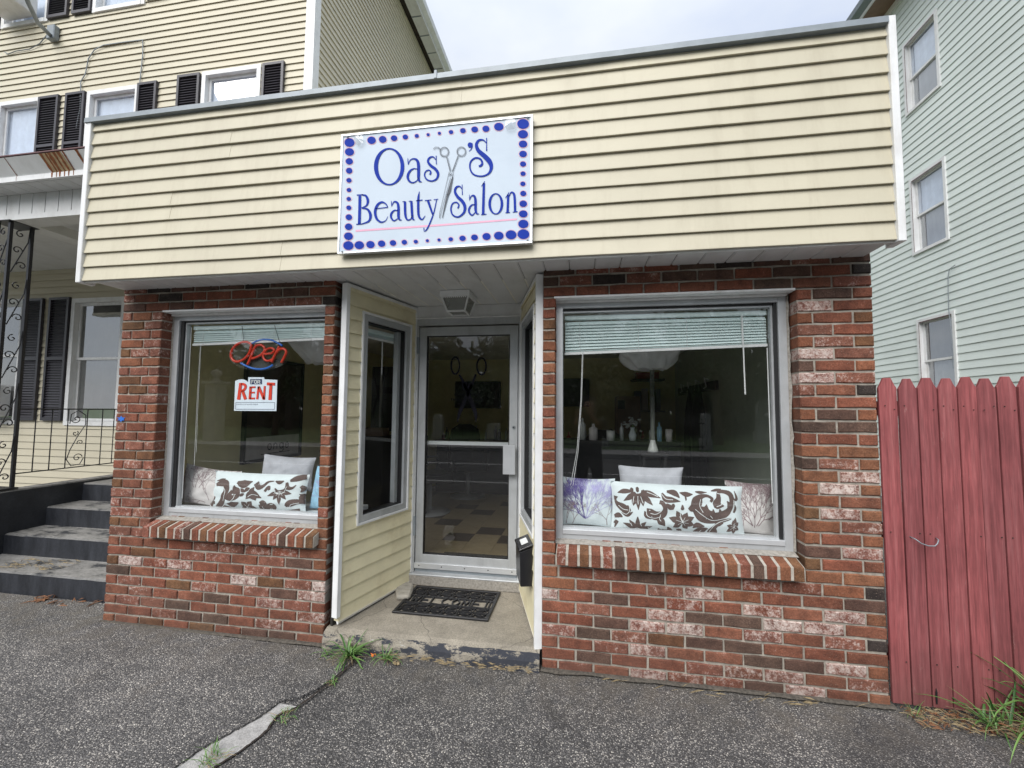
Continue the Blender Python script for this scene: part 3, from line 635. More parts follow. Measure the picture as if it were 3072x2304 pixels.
# ---- recess: splayed, clapboarded side walls
DY = 0.77
def recess_wall(A, B, side):
    L = math.hypot(B[0] - A[0], B[1] - A[1]); ang = math.atan2(B[1] - A[1], B[0] - A[0])
    # local x runs back along the wall; local y points away from the recess for the left wall
    ca, sa = math.cos(ang), math.sin(ang)
    if side == 'L': T = lambda p: (A[0] + p[0] * ca - p[1] * sa, A[1] + p[0] * sa + p[1] * ca, p[2])
    else: T = lambda p: (A[0] + p[0] * ca + p[1] * sa, A[1] + p[0] * sa - p[1] * ca, p[2])
    wz0, wz1 = 0.742, 2.212; wa, wb = (0.15, 0.675) if side == 'L' else (0.10, 0.69)
    fp = 0.0955; z0 = 0.150 if side == 'L' else 0.155
    k = 0; zb = z0; top = 2.385
    while zb < top - .005:
        zt = min(zb + fp, top); segs = []
        if zb < wz1 and zt > wz0:
            segs += [(0.0, wa, zb, zt), (wb, L, zb, zt)]
            if zb < wz0: segs.append((wa, wb, zb, wz0))
            if zt > wz1: segs.append((wa, wb, wz1, zt))
        else: segs.append((0.0, L, zb, zt))
        for (a, c, e, f) in segs:
            if f - e < .006 or c - a < .02: continue
            b = MB(T); board(b, a, c, e, f, y=0.0, lip=.011 * (1 if e == zb else (1 - (e - zb) / fp)), full=fp if e == zb else None, depth=.03)
            part('siding_board', b, M['vinyl_dirty'], shop)
        zb += fp; k += 1
    zlo = 0.178 if side == 'L' else 0.112
    b = MB(T); b.box(-0.022, 0.010, -0.016, .03, zlo, 2.388); part('corner_post', b, M['white'], shop, bevel=.002)
    b = MB(T); b.box(0.011, L - .022, -.013, .02, 2.366, 2.388); part('top_trim', b, M['white'], shop, bevel=.002)
    b = MB(T); b.box(L - .021, L, -.013, .03, 0.215, 2.392); part('back_trim', b, M['white'], shop, bevel=.002)
    b = MB(T); b.prism([(-.006, z0 - .018), (.002, z0 - .018), (.01, z0), (-.012, z0)], 0.0, L - .022, 'x'); part('bottom_trim', b, M['white'], shop)
    b = MB(T); b.box(0.0, L, .031, .05, 0.02, 2.39); 
    # backing with the window hole left open: four pieces
    b = MB(T); b.box(-.01, wa + .01, .031, .05, .02, 2.392); b.box(wb - .01, L, .031, .05, .02, 2.392); b.box(wa + .01, wb - .01, .031, .05, .02, wz0 + .01); b.box(wa + .01, wb - .01, .031, .05, wz1 - .01, 2.392); part('wall_lining', b, M['tar'], shop)
    # window
    b = MB(T); t = .016
    b.box(wa - t, wa, -.017, .03, wz0 - t, wz1 + t); b.box(wb, wb + t, -.017, .03, wz0 - t, wz1 + t); b.box(wa, wb, -.017, .03, wz1, wz1 + t); b.box(wa, wb, -.017, .03, wz0 - t, wz0)
    wf = part('side_window', b, M['white'], shop, bevel=.0015)
    b = MB(T); t = .045
    b.box(wa + .001, wa + t, -.008, .05, wz0 + .001, wz1 - .001); b.box(wb - t, wb - .001, -.008, .05, wz0 + .001, wz1 - .001); b.box(wa + t, wb - t, -.008, .05, wz1 - t, wz1 - .001); b.box(wa + t, wb - t, -.008, .05, wz0 + .001, wz0 + t); part('frame', b, M['alu'], wf, bevel=.0015)
    b = MB(T); a2, b2 = wa + t, wb - t; c2, d2 = wz0 + t, wz1 - t
    b.box(a2, a2 + .010, .012, .075, c2, d2); b.box(b2 - .010, b2, .012, .075, c2, d2); b.box(a2 + .01, b2 - .01, .012, .075, d2 - .01, d2); b.box(a2 + .01, b2 - .01, .012, .075, c2, c2 + .008); part('gasket', b, M['gasket'], wf)
    b = MB(T); b.box(a2 + .010, a2 + .03, .045, .085, c2 + .008, d2 - .01); b.box(b2 - .045, b2 - .010, .045, .085, c2 + .008, d2 - .01); part('inner_frame', b, M['alu'], wf)
    b = MB(T); b.quad((a2, .04, c2), (b2, .04, c2), (b2, .04, d2), (a2, .04, d2)); part('glass', b, M['glass'], wf)
    return T, L
TL, LL = recess_wall((-1.333, 0.03), (-1.138, 0.77), 'L')
TR_, LR = recess_wall((-0.030, 0.03), (-0.241, 0.77), 'R')

def door():
    y = DY
    b = MB(); b.box(-1.142, -1.112, y - .01, y + .08, .20, 2.290); b.box(-.262, -.236, y - .01, y + .08, .20, 2.290); b.box(-1.112, -.262, y - .01, y + .08, 2.236, 2.290)
    part('door_frame', b, M['alu'], shop, bevel=.002)
    b = MB(); b.box(-1.145, -.236, y - .006, y + .05, 2.302, 2.400); part('header_panel', b, M['white_soffit'], shop)
    b = MB(); b.box(-1.143, -.238, y - .022, y, 2.2905, 2.3015); part('header_trim', b, M['white'], shop, bevel=.002)
    b = MB(); x0, x1, z0, z1 = -1.108, -.268, .240, 2.224; g0, g1, h0, h1 = -1.045, -.335, .355, 2.150
    b.box(x0, g0, y + .004, y + .045, z0, z1); b.box(g1, x1, y + .004, y + .045, z0, z1); b.box(g0, g1, y + .004, y + .045, h1, z1); b.box(g0, g1, y + .004, y + .045, z0, h0)
    d = part('door', b, M['alu'], shop, bevel=.002)
    b = MB(); b.box(g0, g0 + .006, y + .006, y + .04, h0, h1); b.box(g1 - .006, g1, y + .006, y + .04, h0, h1); b.box(g0 + .006, g1 - .006, y + .006, y + .04, h1 - .006, h1); b.box(g0 + .006, g1 - .006, y + .006, y + .04, h0, h0 + .006); part('gasket', b, M['gasket'], d)
    b = MB(); b.quad((g0, y + .02, h0), (g1, y + .02, h0), (g1, y + .02, h1), (g0, y + .02, h1)); part('glass', b, M['glass'], d)
    b = MB(); b.box(g0 - .01, -.33, y + .055, y + .075, 1.238, 1.270); part('push_bar', b, M['alu_bright'], d, bevel=.003)
    b = MB(); b.box(-.372, -.275, y - .062, y - .045, 1.030, 1.258)
    for i in range(9): b.box(-.368 + i * .0104, -.3645 + i * .0104, y - .0645, y - .0615, 1.036, 1.252)
    b.box(-.35, -.33, y - .045, y + .005, 1.05, 1.07); b.box(-.35, -.33, y - .045, y + .005, 1.22, 1.24); part('pull_handle', b, M['alu_bright'], d, bevel=.001)
    b = MB(); b.lathe((0, 0, 0), [(0, -.006), (.013, -.006), (.013, 0)], 16); b.v = [(-.298 + p[0], y + p[2] + .002, 1.395 + p[1]) for p in b.v]; part('lock_cylinder', b, M['coping'], d)
    b = MB(); b.lathe((0, 0, 0), [(0, -.007), (.006, -.007), (.006, 0)], 10); b.v = [(-.298 + p[0], y + p[2] + .001, 1.395 + p[1]) for p in b.v]; part('keyhole', b, M['gasket'], d)
    b = MB(); b.box(x0 - .004, x1 + .004, y - .006, y + .003, .243, .285); part('door_sweep', b, M['alu_bright'], d, bevel=.001)
    for i in range(5):
        b = MB(); cx = -1.07 + i * .192; b.box(cx - .004, cx + .004, y - .0075, y - .006, .262, .270); part('screw', b, M['gasket'], d)
    b = MB(); b.box(x0, x1, y + .008, y + .04, .212, .2395); part('kick_strip', b, M['coping'], d)
    b = MB(); b.prism([(y - .035, .196), (y - .035, .206), (y + .01, .216), (y + .06, .216), (y + .06, .196)], -1.145, -.236, 'x'); part('threshold', b, M['alu'], shop, bevel=.002)
    b = MB(); b.box(-1.127, -1.105, y - .016, y + .004, 2.00, 2.14); part('hinge', b, M['coping'], d, bevel=.003)
    b = MB(); b.box(-1.127, -1.107, y - .012, y + .004, .50, .66); part('hinge', b, M['coping'], d, bevel=.003)
    # dark scissors transfer on the glass
    H = plane_map([0.001251319, 3.3526168e-06, -2.0007655, 0.00010371656, -0.0012158555, 2.7950969, 6.0758486e-05, 2.2927831e-05, 1.0])
    cv = lambda a, c: (H(a, c)[0], y + .0185, H(a, c)[1])
    b = MB(); ring(b, 914, 703, 35, 67, 24, 54, cv); ring(b, 1100, 708, 38, 66, 27, 53, cv)
    for s in ([(940, 765, 14), (975, 830, 18), (1040, 990, 30), (1060, 1060, 22), (1058, 1108, 4)], [(1060, 765, 14), (1035, 830, 18), (960, 1000, 26), (938, 1060, 20), (930, 1105, 4)], [(970, 830, 40), (1000, 860, 50), (1030, 835, 30)]): ribbon(b, s, cv)
    for i, (wd, yy) in enumerate(((60, 880), (150, 912), (190, 945), (110, 975))): 
        r = random.Random(i); x = 1000 - wd / 2 * 1.2
        while x < 1000 + wd / 2 * 1.2:
            l = r.uniform(5, 11); ribbon(b, [(x, yy - r.uniform(5, 9), 3.5), (x + l * .3, yy + 7, 3.5)], cv, straight=True); ribbon(b, [(x, yy + r.uniform(-7, 6), 3), (x + l, yy + r.uniform(-6, 6), 3)], cv, straight=True); x += l + 4
    part('scissors_decal', b, M['ink'], d)
door()

# entry slab, riser and the loose chunk
b = MB(); n = 46; vs = []
for i in range(n + 1):
    x = -1.395 + 1.388 * i / n; w = .010 * mnoise.noise(Vector((x * 6, 2, 0))) + .005 * mnoise.noise(Vector((x * 25, 2, 0)))
    vs += [(x, -.030 + w * .4, -.01), (x, -.030 + w, .060), (x, -.014 + w, .104 + w * .5), (x, .02, .118), (x, .78, .120), (x, .78, -.01)]
fs = [(6 * i + j, 6 * i + j + 1, 6 * i + j + 7, 6 * i + j + 6) for i in range(n) for j in range(5)] + [tuple(range(6)), tuple(range(6 * n, 6 * n + 6))]
b.add(vs, fs); slab = part('entry_step', b, M['concrete'], None); tag(slab, 'worn concrete entry step with flaking navy and white paint on its edge', 'step')
b = MB(); b.box(-1.165, -.236, .735, .80, .121, .1955); part('riser', b, M['caulk'], slab, bevel=.004)
b = MB(); r = random.Random(2); pts = []
b.prism([(-1.198, .606), (-1.11, .44), (-1.02, .475), (-1.05, .60), (-1.09, .70), (-1.165, .71)], .119, .155, 'z'); ch = part('concrete_chunk', b, M['rock'], None, bevel=.012); tag(ch, 'loose broken lump of concrete by the left corner of the doormat', 'rubble')
# mailbox on the right recess wall
mb = thing('mailbox', 'black metal mailbox with a white sticker on its sloping lid, beside the door', 'mailbox', TR_((.21, -.04, .42)))
b = MB(TR_); b.prism([(-.008, .425), (-.085, .425), (-.090, .640), (-.008, .672)], .105, .318, 'x'); part('body', b, M['darkplastic'], mb, bevel=.006)
b = MB(TR_); b.prism([(-.006, .678), (-.098, .645), (-.098, .655), (-.006, .690)], .097, .326, 'x'); part('lid', b, M['darkplastic'], mb, bevel=.003)
b = MB(TR_); f = lambda s, t: (s, -.006 - .092 * t, .6925 - .035 * t + .0008); b.quad(f(.155, .25), f(.265, .25), f(.265, .72), f(.155, .72)); part('sticker', b, M['sticker'], mb)
b = MB(TR_); b.tube([(.31, -.05, .60), (.335, -.055, .57), (.34, -.055, .50), (.325, -.05, .46)], .008, 6); part('newspaper_hook', b, M['darkplastic'], mb)
# ceiling lantern
lt = thing('ceiling_lantern', 'square white metal lantern with ribbed glass on the entry ceiling', 'lamp', (-.665, .44, 2.40))
cx, cy = -.668, .425; a, c = .112, .066; zt, zl = 2.355, 2.255
b = MB(); b.box(cx - a, cx + a, cy - a, cy + a, zt, 2.399); part('canopy', b, M['white'], lt, bevel=.003)
for sx in (-1, 1):
    for sy in (-1, 1):
        b = MB(); b.tube([(cx + sx * (a - .012), cy + sy * (a - .012), zt), (cx + sx * c, cy + sy * c, zl)], .0065, 4); part('corner_bar', b, M['white'], lt)
b = MB()
for k in (0, 1):
    for s in (-1, 1):
        if k == 0: b.box(cx - c - .006, cx + c + .006, cy + s * c - .006, cy + s * c + .006, zl - .006, zl + .006)
        else: b.box(cx + s * c - .006, cx + s * c + .006, cy - c + .007, cy + c - .007, zl - .0055, zl + .0055)
part('bottom_frame', b, M['white'], lt)
b = MB(); q = lambda s, t, z, d: (cx + s * d, cy + t * d, z)
for (s0, t0, s1, t1) in ((-1, -1, 1, -1), (1, -1, 1, 1), (1, 1, -1, 1), (-1, 1, -1, -1)):
    b.quad(q(s0, t0, zt, a - .016), q(s1, t1, zt, a - .016), q(s1, t1, zl, c - .003), q(s0, t0, zl, c - .003))
b.quad(q(-1, -1, zl + .001, c - .004), q(1, -1, zl + .001, c - .004), q(1, 1, zl + .001, c - .004), q(-1, 1, zl + .001, c - .004)); part('glass', b, M['glass_lamp'], lt)
b = MB(); b.lathe((cx, cy, zt - .07), [(0, 0), (.016, .008), (.024, .03), (.018, .05), (.013, .07)], 12); part('bulb', b, M['porcelain'], lt, smooth=True)
b = MB(); n = 12
for i in range(n):
    x0 = cx - a + .02 + (2 * a - .04) * i / n; x1 = x0 + (2 * a - .04) / n; b.prism([(x0, zt), (x1, zt), ((x0 + x1) / 2 + .003, zt - .012), ((x0 + x1) / 2 - .003, zt - .012)], cy - a, cy - a + .002, 'y')
part('scalloped_edge', b, M['white'], lt)

# ================================================================== SIGN BOARD
sg = thing('salon_sign', 'pale blue beauty salon sign with blue lettering and dotted border on the cream fascia', 'sign', (-.615, -.30, 2.46))
SY = -.315
Hs = plane_map([0.00062091481, 2.9877517e-06, -1.2644764, 7.3420204e-05, -0.00059148803, 3.4298848, 4.4473938e-05, 1.6782691e-05, 1.0])
def cs(dy): return lambda x, y: (Hs(x, y)[0], SY - dy, Hs(x, y)[1])
b = MB(); b.box(-1.190, -.037, SY, -.292, 2.468, 3.188); part('panel', b, M['sign_face'], sg)
b = MB(); e = .014
for q in ((-1.200, -.027, 3.186, 3.198), (-1.200, -.027, 2.457, 2.469)): b.box(q[0], q[1], SY - .006, -.29, q[2], q[3])
b.box(-1.200, -1.188, SY - .0055, -.29, 2.469, 3.186); b.box(-.039, -.027, SY - .0055, -.29, 2.469, 3.186); part('frame', b, M['alu_bright'], sg, bevel=.001)
pk = MB(); bl = MB()
dots = [(162, 425, 50, 42), (382, 403, 42, 36), (493, 394, 38, 33), (606, 382, 32, 27), (718, 370, 27, 23), (832, 359, 21, 18), (945, 347, 16, 14), (1057, 333, 16, 14), (1173, 321, 22, 19), (1291, 307, 28, 24), (1408, 295, 34, 28), (1520, 288, 35, 30), (1648, 268, 47, 38), (1890, 240, 59, 48),
        (1888, 342, 50, 40), (1889, 440, 42, 34), (1889, 539, 38, 31), (1889, 639, 30, 25), (1889, 735, 26, 21), (1887, 836, 26, 21), (1891, 932, 30, 25), (1891, 1034, 38, 31), (1891, 1135, 43, 34), (1892, 1235, 51, 41), (1893, 1337, 59, 48),
        (162, 518, 45, 37), (160, 612, 36, 31), (159, 705, 32, 28), (157, 801, 26, 22), (157, 897, 23, 19), (155, 986, 22, 19), (156, 1074, 25, 21), (156, 1168, 32, 28), (154, 1263, 37, 32), (152, 1357, 44, 37), (151, 1450, 51, 43),
        (260, 1446, 47, 39), (371, 1440, 42, 35), (482, 1431, 37, 31), (595, 1424, 32, 27), (708, 1417, 27, 23), (822, 1411, 21, 18), (937, 1402, 16, 14), (1053, 1394, 16, 14), (1170, 1387, 23, 19), (1287, 1378, 32, 26), (1406, 1369, 34, 28), (1526, 1360, 41, 34), (1648, 1352, 48, 39), (1770, 1343, 54, 44)]
for (x, y, rx, ry) in dots: ring(pk, x, y, rx + 9, ry + 8, rx + 5, ry + 4, cs(.001), 24); disc(bl, x, y, rx, ry, cs(.002), 22)
ribbon(pk, [(222, 1303, 19), (1000, 1250, 19), (1828, 1187, 17)], cs(.001))
part('pink_print', pk, M['sign_pink'], sg, kind='stuff'); part('border_dots', bl, M['sign_blue'], sg, kind='stuff')
lb = MB(); vs = []
n = 56
for i in range(n):
    t = 2 * math.pi * i / n; vs += [cs(.003)(557 + 151 * math.cos(t), 665 + 186 * math.sin(t)), cs(.003)(559 + 112 * math.cos(t), 665 + 172 * math.sin(t))]
lb.add(vs, [(2 * i, 2 * i + 1, (2 * i + 3) % (2 * n), (2 * i + 2) % (2 * n)) for i in range(n)])
vs = []
for i in range(n):
    t = 2 * math.pi * i / n; vs += [cs(.003)(1618 + 74 * math.cos(t), 1035 + 106 * math.sin(t)), cs(.003)(1618 + 48 * math.cos(t), 1035 + 95 * math.sin(t))]
lb.add(vs, [(2 * i, 2 * i + 1, (2 * i + 3) % (2 * n), (2 * i + 2) % (2 * n)) for i in range(n)])
for s in [
    [(743, 580, 4), (744, 610, 8), (746, 645, 5)], [(748, 640, 6), (768, 600, 9), (800, 587, 14), (832, 600, 24), (848, 640, 30), (850, 720, 30), (850, 780, 27), (860, 810, 18), (882, 817, 5)],
    [(845, 690, 6), (800, 686, 12), (762, 712, 20), (742, 760, 25), (755, 805, 20), (790, 825, 13), (830, 808, 9), (848, 775, 6)],
    [(1025, 556, 9), (1026, 600, 7), (1027, 642, 9)], [(1025, 600, 8), (995, 568, 12), (958, 578, 18), (944, 615, 22), (972, 655, 26), (1018, 690, 28), (1044, 735, 26), (1030, 785, 19), (982, 808, 14), (932, 793, 14), (910, 752, 14), (920, 714, 12), (950, 700, 12), (972, 718, 15), (962, 745, 18)],
    [(1383, 430, 8), (1384, 462, 10), (1372, 492, 8), (1350, 513, 4)],
    [(1526, 380, 10), (1527, 440, 8), (1527, 508, 12)], [(1525, 430, 8), (1492, 400, 13), (1448, 405, 22), (1425, 448, 30), (1445, 505, 38), (1508, 562, 46), (1556, 615, 48), (1573, 675, 34), (1548, 732, 20), (1482, 760, 14), (1402, 745, 15), (1364, 690, 16), (1366, 622, 16), (1410, 580, 16), (1462, 588, 18), (1484, 628, 20), (1470, 655, 22), (1448, 660, 16)],
    [(266, 952, 28), (264, 1090, 28), (260, 1236, 28)], [(235, 948, 9), (300, 943, 9)], [(230, 1239, 9), (292, 1235, 9)],
    [(285, 946, 9), (325, 955, 20), (345, 1000, 26), (333, 1050, 16), (282, 1076, 7)], [(285, 1078, 8), (342, 1090, 20), (371, 1145, 28), (356, 1205, 18), (285, 1236, 9)],
    [(420, 1084, 8), (545, 1069, 8)], [(543, 1070, 8), (525, 1037, 12), (485, 1018, 18), (442, 1045, 24), (418, 1110, 26), (432, 1180, 24), (475, 1216, 16), (520, 1203, 8), (545, 1160, 4)],
    [(579, 1005, 4), (580, 1035, 7), (581, 1062, 4)], [(583, 1055, 6), (606, 1015, 12), (638, 1025, 22), (650, 1070, 26), (650, 1160, 26), (662, 1192, 16), (682, 1196, 5)], [(648, 1105, 7), (610, 1100, 13), (580, 1130, 20), (577, 1170, 20), (605, 1203, 13), (645, 1180, 7)],
    [(714, 1012, 24), (718, 1140, 24), (737, 1192, 16), (770, 1188, 10), (788, 1150, 7)], [(690, 1014, 7), (718, 1011, 7)], [(778, 1008, 24), (786, 1140, 24), (793, 1185, 18), (812, 1196, 5)], [(752, 1010, 7), (780, 1007, 7)],
    [(858, 912, 4), (848, 980, 22), (847, 1100, 24), (855, 1162, 22), (885, 1190, 13), (916, 1153, 5)], [(825, 1004, 9), (890, 997, 9)],
    [(912, 1002, 8), (976, 996, 8)], [(942, 1000, 24), (985, 1125, 18), (992, 1145, 8)], [(1000, 994, 7), (1046, 989, 7)], [(1030, 992, 8), (1002, 1120, 11), (962, 1228, 14), (932, 1288, 12), (906, 1308, 6), (903, 1275, 10)],
    [(1283, 843, 8), (1284, 890, 7), (1285, 945, 9)], [(1283, 890, 7), (1260, 862, 12), (1226, 870, 20), (1212, 912, 24), (1236, 962, 28), (1285, 1010, 32), (1310, 1062, 30), (1300, 1122, 22), (1245, 1165, 15), (1192, 1147, 15), (1172, 1092, 16), (1186, 1036, 13), (1225, 1020, 13), (1251, 1045, 14), (1240, 1080, 14)],
    [(1355, 943, 4), (1356, 975, 7), (1357, 1003, 4)], [(1359, 992, 6), (1375, 958, 11), (1403, 957, 20), (1416, 1000, 26), (1417, 1095, 26), (1430, 1132, 15), (1452, 1135, 5)], [(1413, 1045, 7), (1382, 1045, 13), (1354, 1080, 19), (1354, 1120, 18), (1382, 1148, 13), (1413, 1120, 8)],
    [(1474, 862, 4), (1495, 835, 10), (1508, 808, 5)], [(1500, 830, 24), (1496, 980, 25), (1492, 1140, 26)], [(1472, 1143, 8), (1526, 1138, 8)],
    [(1713, 978, 4), (1735, 948, 10), (1750, 918, 4)], [(1742, 945, 24), (1735, 1120, 24)], [(1715, 1124, 8), (1760, 1120, 8)], [(1748, 965, 8), (1770, 922, 13), (1797, 935, 22), (1806, 985, 24), (1810, 1110, 24)], [(1786, 1118, 8), (1836, 1112, 8)]]:
    ribbon(lb, s, cs(.003), k=7)
disc(lb, 1362, 450, 24, 26, cs(.0032)); disc(lb, 936, 716, 1, 1, cs(.003))
part('lettering', lb, M['sign_blue'], sg)
sc = MB()
ring(sc, 1108, 520, 47, 50, 41, 44, cs(.004)); ring(sc, 1108, 520, 36, 39, 33, 36, cs(.004)); ring(sc, 1277, 517, 48, 49, 42, 43, cs(.004)); ring(sc, 1277, 517, 37, 38, 34, 35, cs(.004)); ring(sc, 1170, 745, 16, 17, 12, 13, cs(.005)); disc(sc, 1170, 745, 6, 6, cs(.005))
for s in ([(998, 492, 5), (1018, 472, 5), (1050, 475, 6), (1072, 498, 6)], [(1008, 498, 3), (1022, 484, 3), (1048, 486, 3), (1066, 506, 3)], [(1128, 568, 6), (1165, 712, 8)], [(1138, 566, 3), (1176, 712, 3)], [(1252, 563, 3), (1196, 712, 3)], [(1243, 560, 6), (1186, 716, 7)],
          [(1155, 718, 4), (1100, 960, 3), (1060, 1130, 4), (1060, 1180, 4)], [(1168, 780, 4), (1120, 960, 4), (1062, 1178, 3)], [(1192, 716, 4), (1196, 745, 4), (1180, 800, 6)], [(1192, 770, 8), (1160, 900, 26), (1140, 960, 14), (1110, 1080, 10), (1088, 1180, 3)], [(1180, 790, 4), (1130, 960, 4), (1086, 1172, 3)], [(1128, 945, 4), (1155, 940, 4)], [(1124, 960, 3), (1150, 955, 3)]): ribbon(sc, s, cs(.0045), straight=True)
part('scissors_drawing', sc, M['grey_ink'], sg)
for (x, y, s) in ((265, 410, 1), (1765, 255, 1.15)):
    b = MB(); vs = []; r = random.Random(int(x)); k = 16
    for i in range(k): a_ = 2 * math.pi * i / k; p = cs(.012 + .004 * r.random())(x + 55 * s * math.cos(a_) * r.uniform(.8, 1.1), y + 55 * s * math.sin(a_) * r.uniform(.8, 1.1)); vs.append(p)
    b.add([cs(.022)(x, y)] + vs, [(0, i + 1, (i + 1) % k + 1) for i in range(k)]); part('plastic_scrap', b, M['glass_clear'], sg)
for (x, y) in ((145, 372), (1935, 180), (1935, 1398), (95, 1515)):
    b = MB(); b.lathe((0, 0, 0), [(0, .006), (.005, .005), (.006, 0)], 8); p = cs(0)(x, y); b.v = [(p[0] + q[0], SY - .006 - q[2], p[2] + q[1]) for q in b.v]; part('screw', b, M['coping'], sg)

# ================================================================== BEHIND THE GLASS
FZ = 0.20
def interior():
    b = MB()
    b.box(-3.055, -3.00, 0.17, 5.9, FZ, 2.42); b.box(-3.0, 1.755, 4.55, 4.65, FZ, 2.42); part_ = struct('interior_wall', b, M['wallint'])
    b = MB(); b.box(1.72, 1.757, 0.17, 4.549, FZ, 2.42); struct('interior_side_wall', b, M['wallint2'])
    b = MB(); b.box(-3.0, 1.72, 0.16, 4.55, 2.405, 2.425); struct('interior_ceiling', b, M['ceilint'])
    b = MB(); b.box(-3.0, 1.72, 0.80, 4.55, FZ - .06, FZ - .004); b.box(-3.0, -1.45, 0.17, .80, FZ - .06, FZ - .004); b.box(.05, 1.72, 0.17, .80, FZ - .06, FZ - .004)
    fl = struct('interior_floor', b, M['mortar'])
    r = random.Random(4); dark = {(0, 0), (1, 1), (2, 0), (0, 4), (3, 2), (2, 4), (4, 1), (-1, 2), (-2, 0), (4, 4), (-2, 3), (1, 6), (-1, 5)}
    mes = []
    for mname in ('tile_light', 'tile_dark'):
        b = MB(); b.box(-.1415, .1415, -.1345, .1345, -.004, 0); mes.append(b.mesh('tile', M[mname]))
    for i in range(-3, 6):
        for j in range(-3, 10):
            shared('tile', mes[1 if (i, j) in dark else 0], (-1.18 + .2855 * (i + .5), 1.655 + .2715 * (j + .5), FZ), fl)
    # window seats
    for (xa, xb) in ((-2.99, -1.42), (0.03, 1.71)):
        b = MB(); b.box(xa, xb, .162, .56, .70, .782); b.box(xa, xb, .54, .56, FZ, .699); struct('window_ledge', b, M['white'])
interior()

# ---- cushions: a stuffed shape whose front also carries the printed motifs
class Pillow:
    def __init__(s, name, cx, cz, w, h, t, y, rot, mat, label, seed=0, pinch=.07, lean=0.12):
        s.cx, s.cz, s.w, s.h, s.t, s.y, s.pinch, s.seed, s.lean = cx, cz, w, h, t, y, pinch, seed, lean
        s.ca, s.sa = math.cos(rot), math.sin(rot)
        n = 30; m = 20; b = MB(); vs = []
        for side in (1, -1):
            for j in range(m + 1):
                for i in range(n + 1): vs.append(s.pt(-1 + 2 * i / n, -1 + 2 * j / m, side))
        fs = []
        for k in range(2):
            o = k * (n + 1) * (m + 1)
            for j in range(m):
                for i in range(n): q = o + j * (n + 1) + i; fs.append((q, q + 1, q + n + 2, q + n + 1))
        b.add(vs, fs); s.root = thing(name, label, 'cushion', (cx, y, cz - h / 2))
        s.body = part('cover', b, mat, s.root, smooth=True)
    def loc(s, u, v):
        x = u * s.w / 2 * (1 - s.pinch * (1 - v * v)); z = v * s.h / 2 * (1 - s.pinch * (1 - u * u) * (s.w / s.h) ** .5)
        return x, z
    def bulge(s, u, v, side):
        e = max(0, (1 - u * u)) ** .42 * max(0, (1 - v * v)) ** .42
        wr = mnoise.noise(Vector((u * 3 + s.seed, v * 3, side))) * .16 + mnoise.noise(Vector((u * 8 + s.seed, v * 7, side * 2))) * .05
        return s.t / 2 * e * (1 + wr)
    def world(s, x, z, d):
        return (s.cx + x * s.ca - z * s.sa, s.y - d + s.lean * (z + s.h / 2), s.cz + x * s.sa + z * s.ca)
    def pt(s, u, v, side): x, z = s.loc(u, v); return s.world(x, z, side * s.bulge(u, v, side))
    def on(s, X, Z, lift=.0012):
        """point of the front face seen at world x, z"""
        dx, dz = X - s.cx, Z - s.cz; x = dx * s.ca + dz * s.sa; z = -dx * s.sa + dz * s.ca; u, v = x / (s.w / 2), z / (s.h / 2)
        for _ in range(4): u = max(-1, min(1, x / (s.w / 2 * (1 - s.pinch * (1 - v * v))))); v = max(-1, min(1, z / (s.h / 2 * (1 - s.pinch * (1 - u * u) * (s.w / s.h) ** .5))))
        x, z = s.loc(u, v); return s.world(x, z, s.bulge(u, v, 1) + lift)
def damask(P, H, strokes, flowers, whites, tall):
    H = plane_map(H); b = MB(); cv = lambda x, y: P.on(*H(x, y))
    for st in strokes: ribbon(b, [(x, y, w * tall) for x, y, w in st], cv, k=6, nw=4)
    w = MB(); cw = lambda x, y: P.on(*H(x, y), lift=.0024)
    for (fx, fy, petals, pw) in flowers:
        for (px, py) in petals:
            mx, my = fx + (px - fx) * .6, fy + (py - fy) * .6
            ribbon(b, [(fx, fy, 8), (fx + (px - fx) * .3, fy + (py - fy) * .3, pw * .7), (mx, my, pw), (px, py, 4)], cv, k=5, nw=4)
            ribbon(w, [(fx, fy, 5), (fx + (px - fx) * .5, fy + (py - fy) * .5, 3)], cw, k=3)
    for st in whites: ribbon(w, [(x, y, 7) for x, y in st], cw, k=6)
    part('brown_damask_print', b, M['brown_print'], P.root); part('print_line', w, M['cream_print'], P.root)
def coral(P, bx, bz, ang, spread, length, mat, seed, depth=6, w0=.004, name='coral_print'):
    w0 *= 1.5; depth += 1
    r = random.Random(seed); b = MB()
    def go(x, z, a, l, d, w):
        k = 3; pts = [(x, z, w)]
        for i in range(k): a += r.uniform(-.16, .16); x += math.cos(a) * l / k; z += math.sin(a) * l / k; pts.append((x, z, w * (1 - .3 * (i + 1) / k)))
        ribbon(b, [(p[0] * 1000, p[1] * 1000, max(p[2] * 1000, .9)) for p in pts], lambda X, Z: P.on(X / 1000, Z / 1000, .0013), straight=True)
        if d > 0:
            for s in ((-1, 1) if r.random() < .85 else (-1, 0, 1)): go(x, z, a + s * r.uniform(.15, spread), l * r.uniform(.72, .98), d - 1, w * .72)
    go(bx, bz, ang, length, depth, w0)
    part(name, b, mat, P.root, kind='stuff')
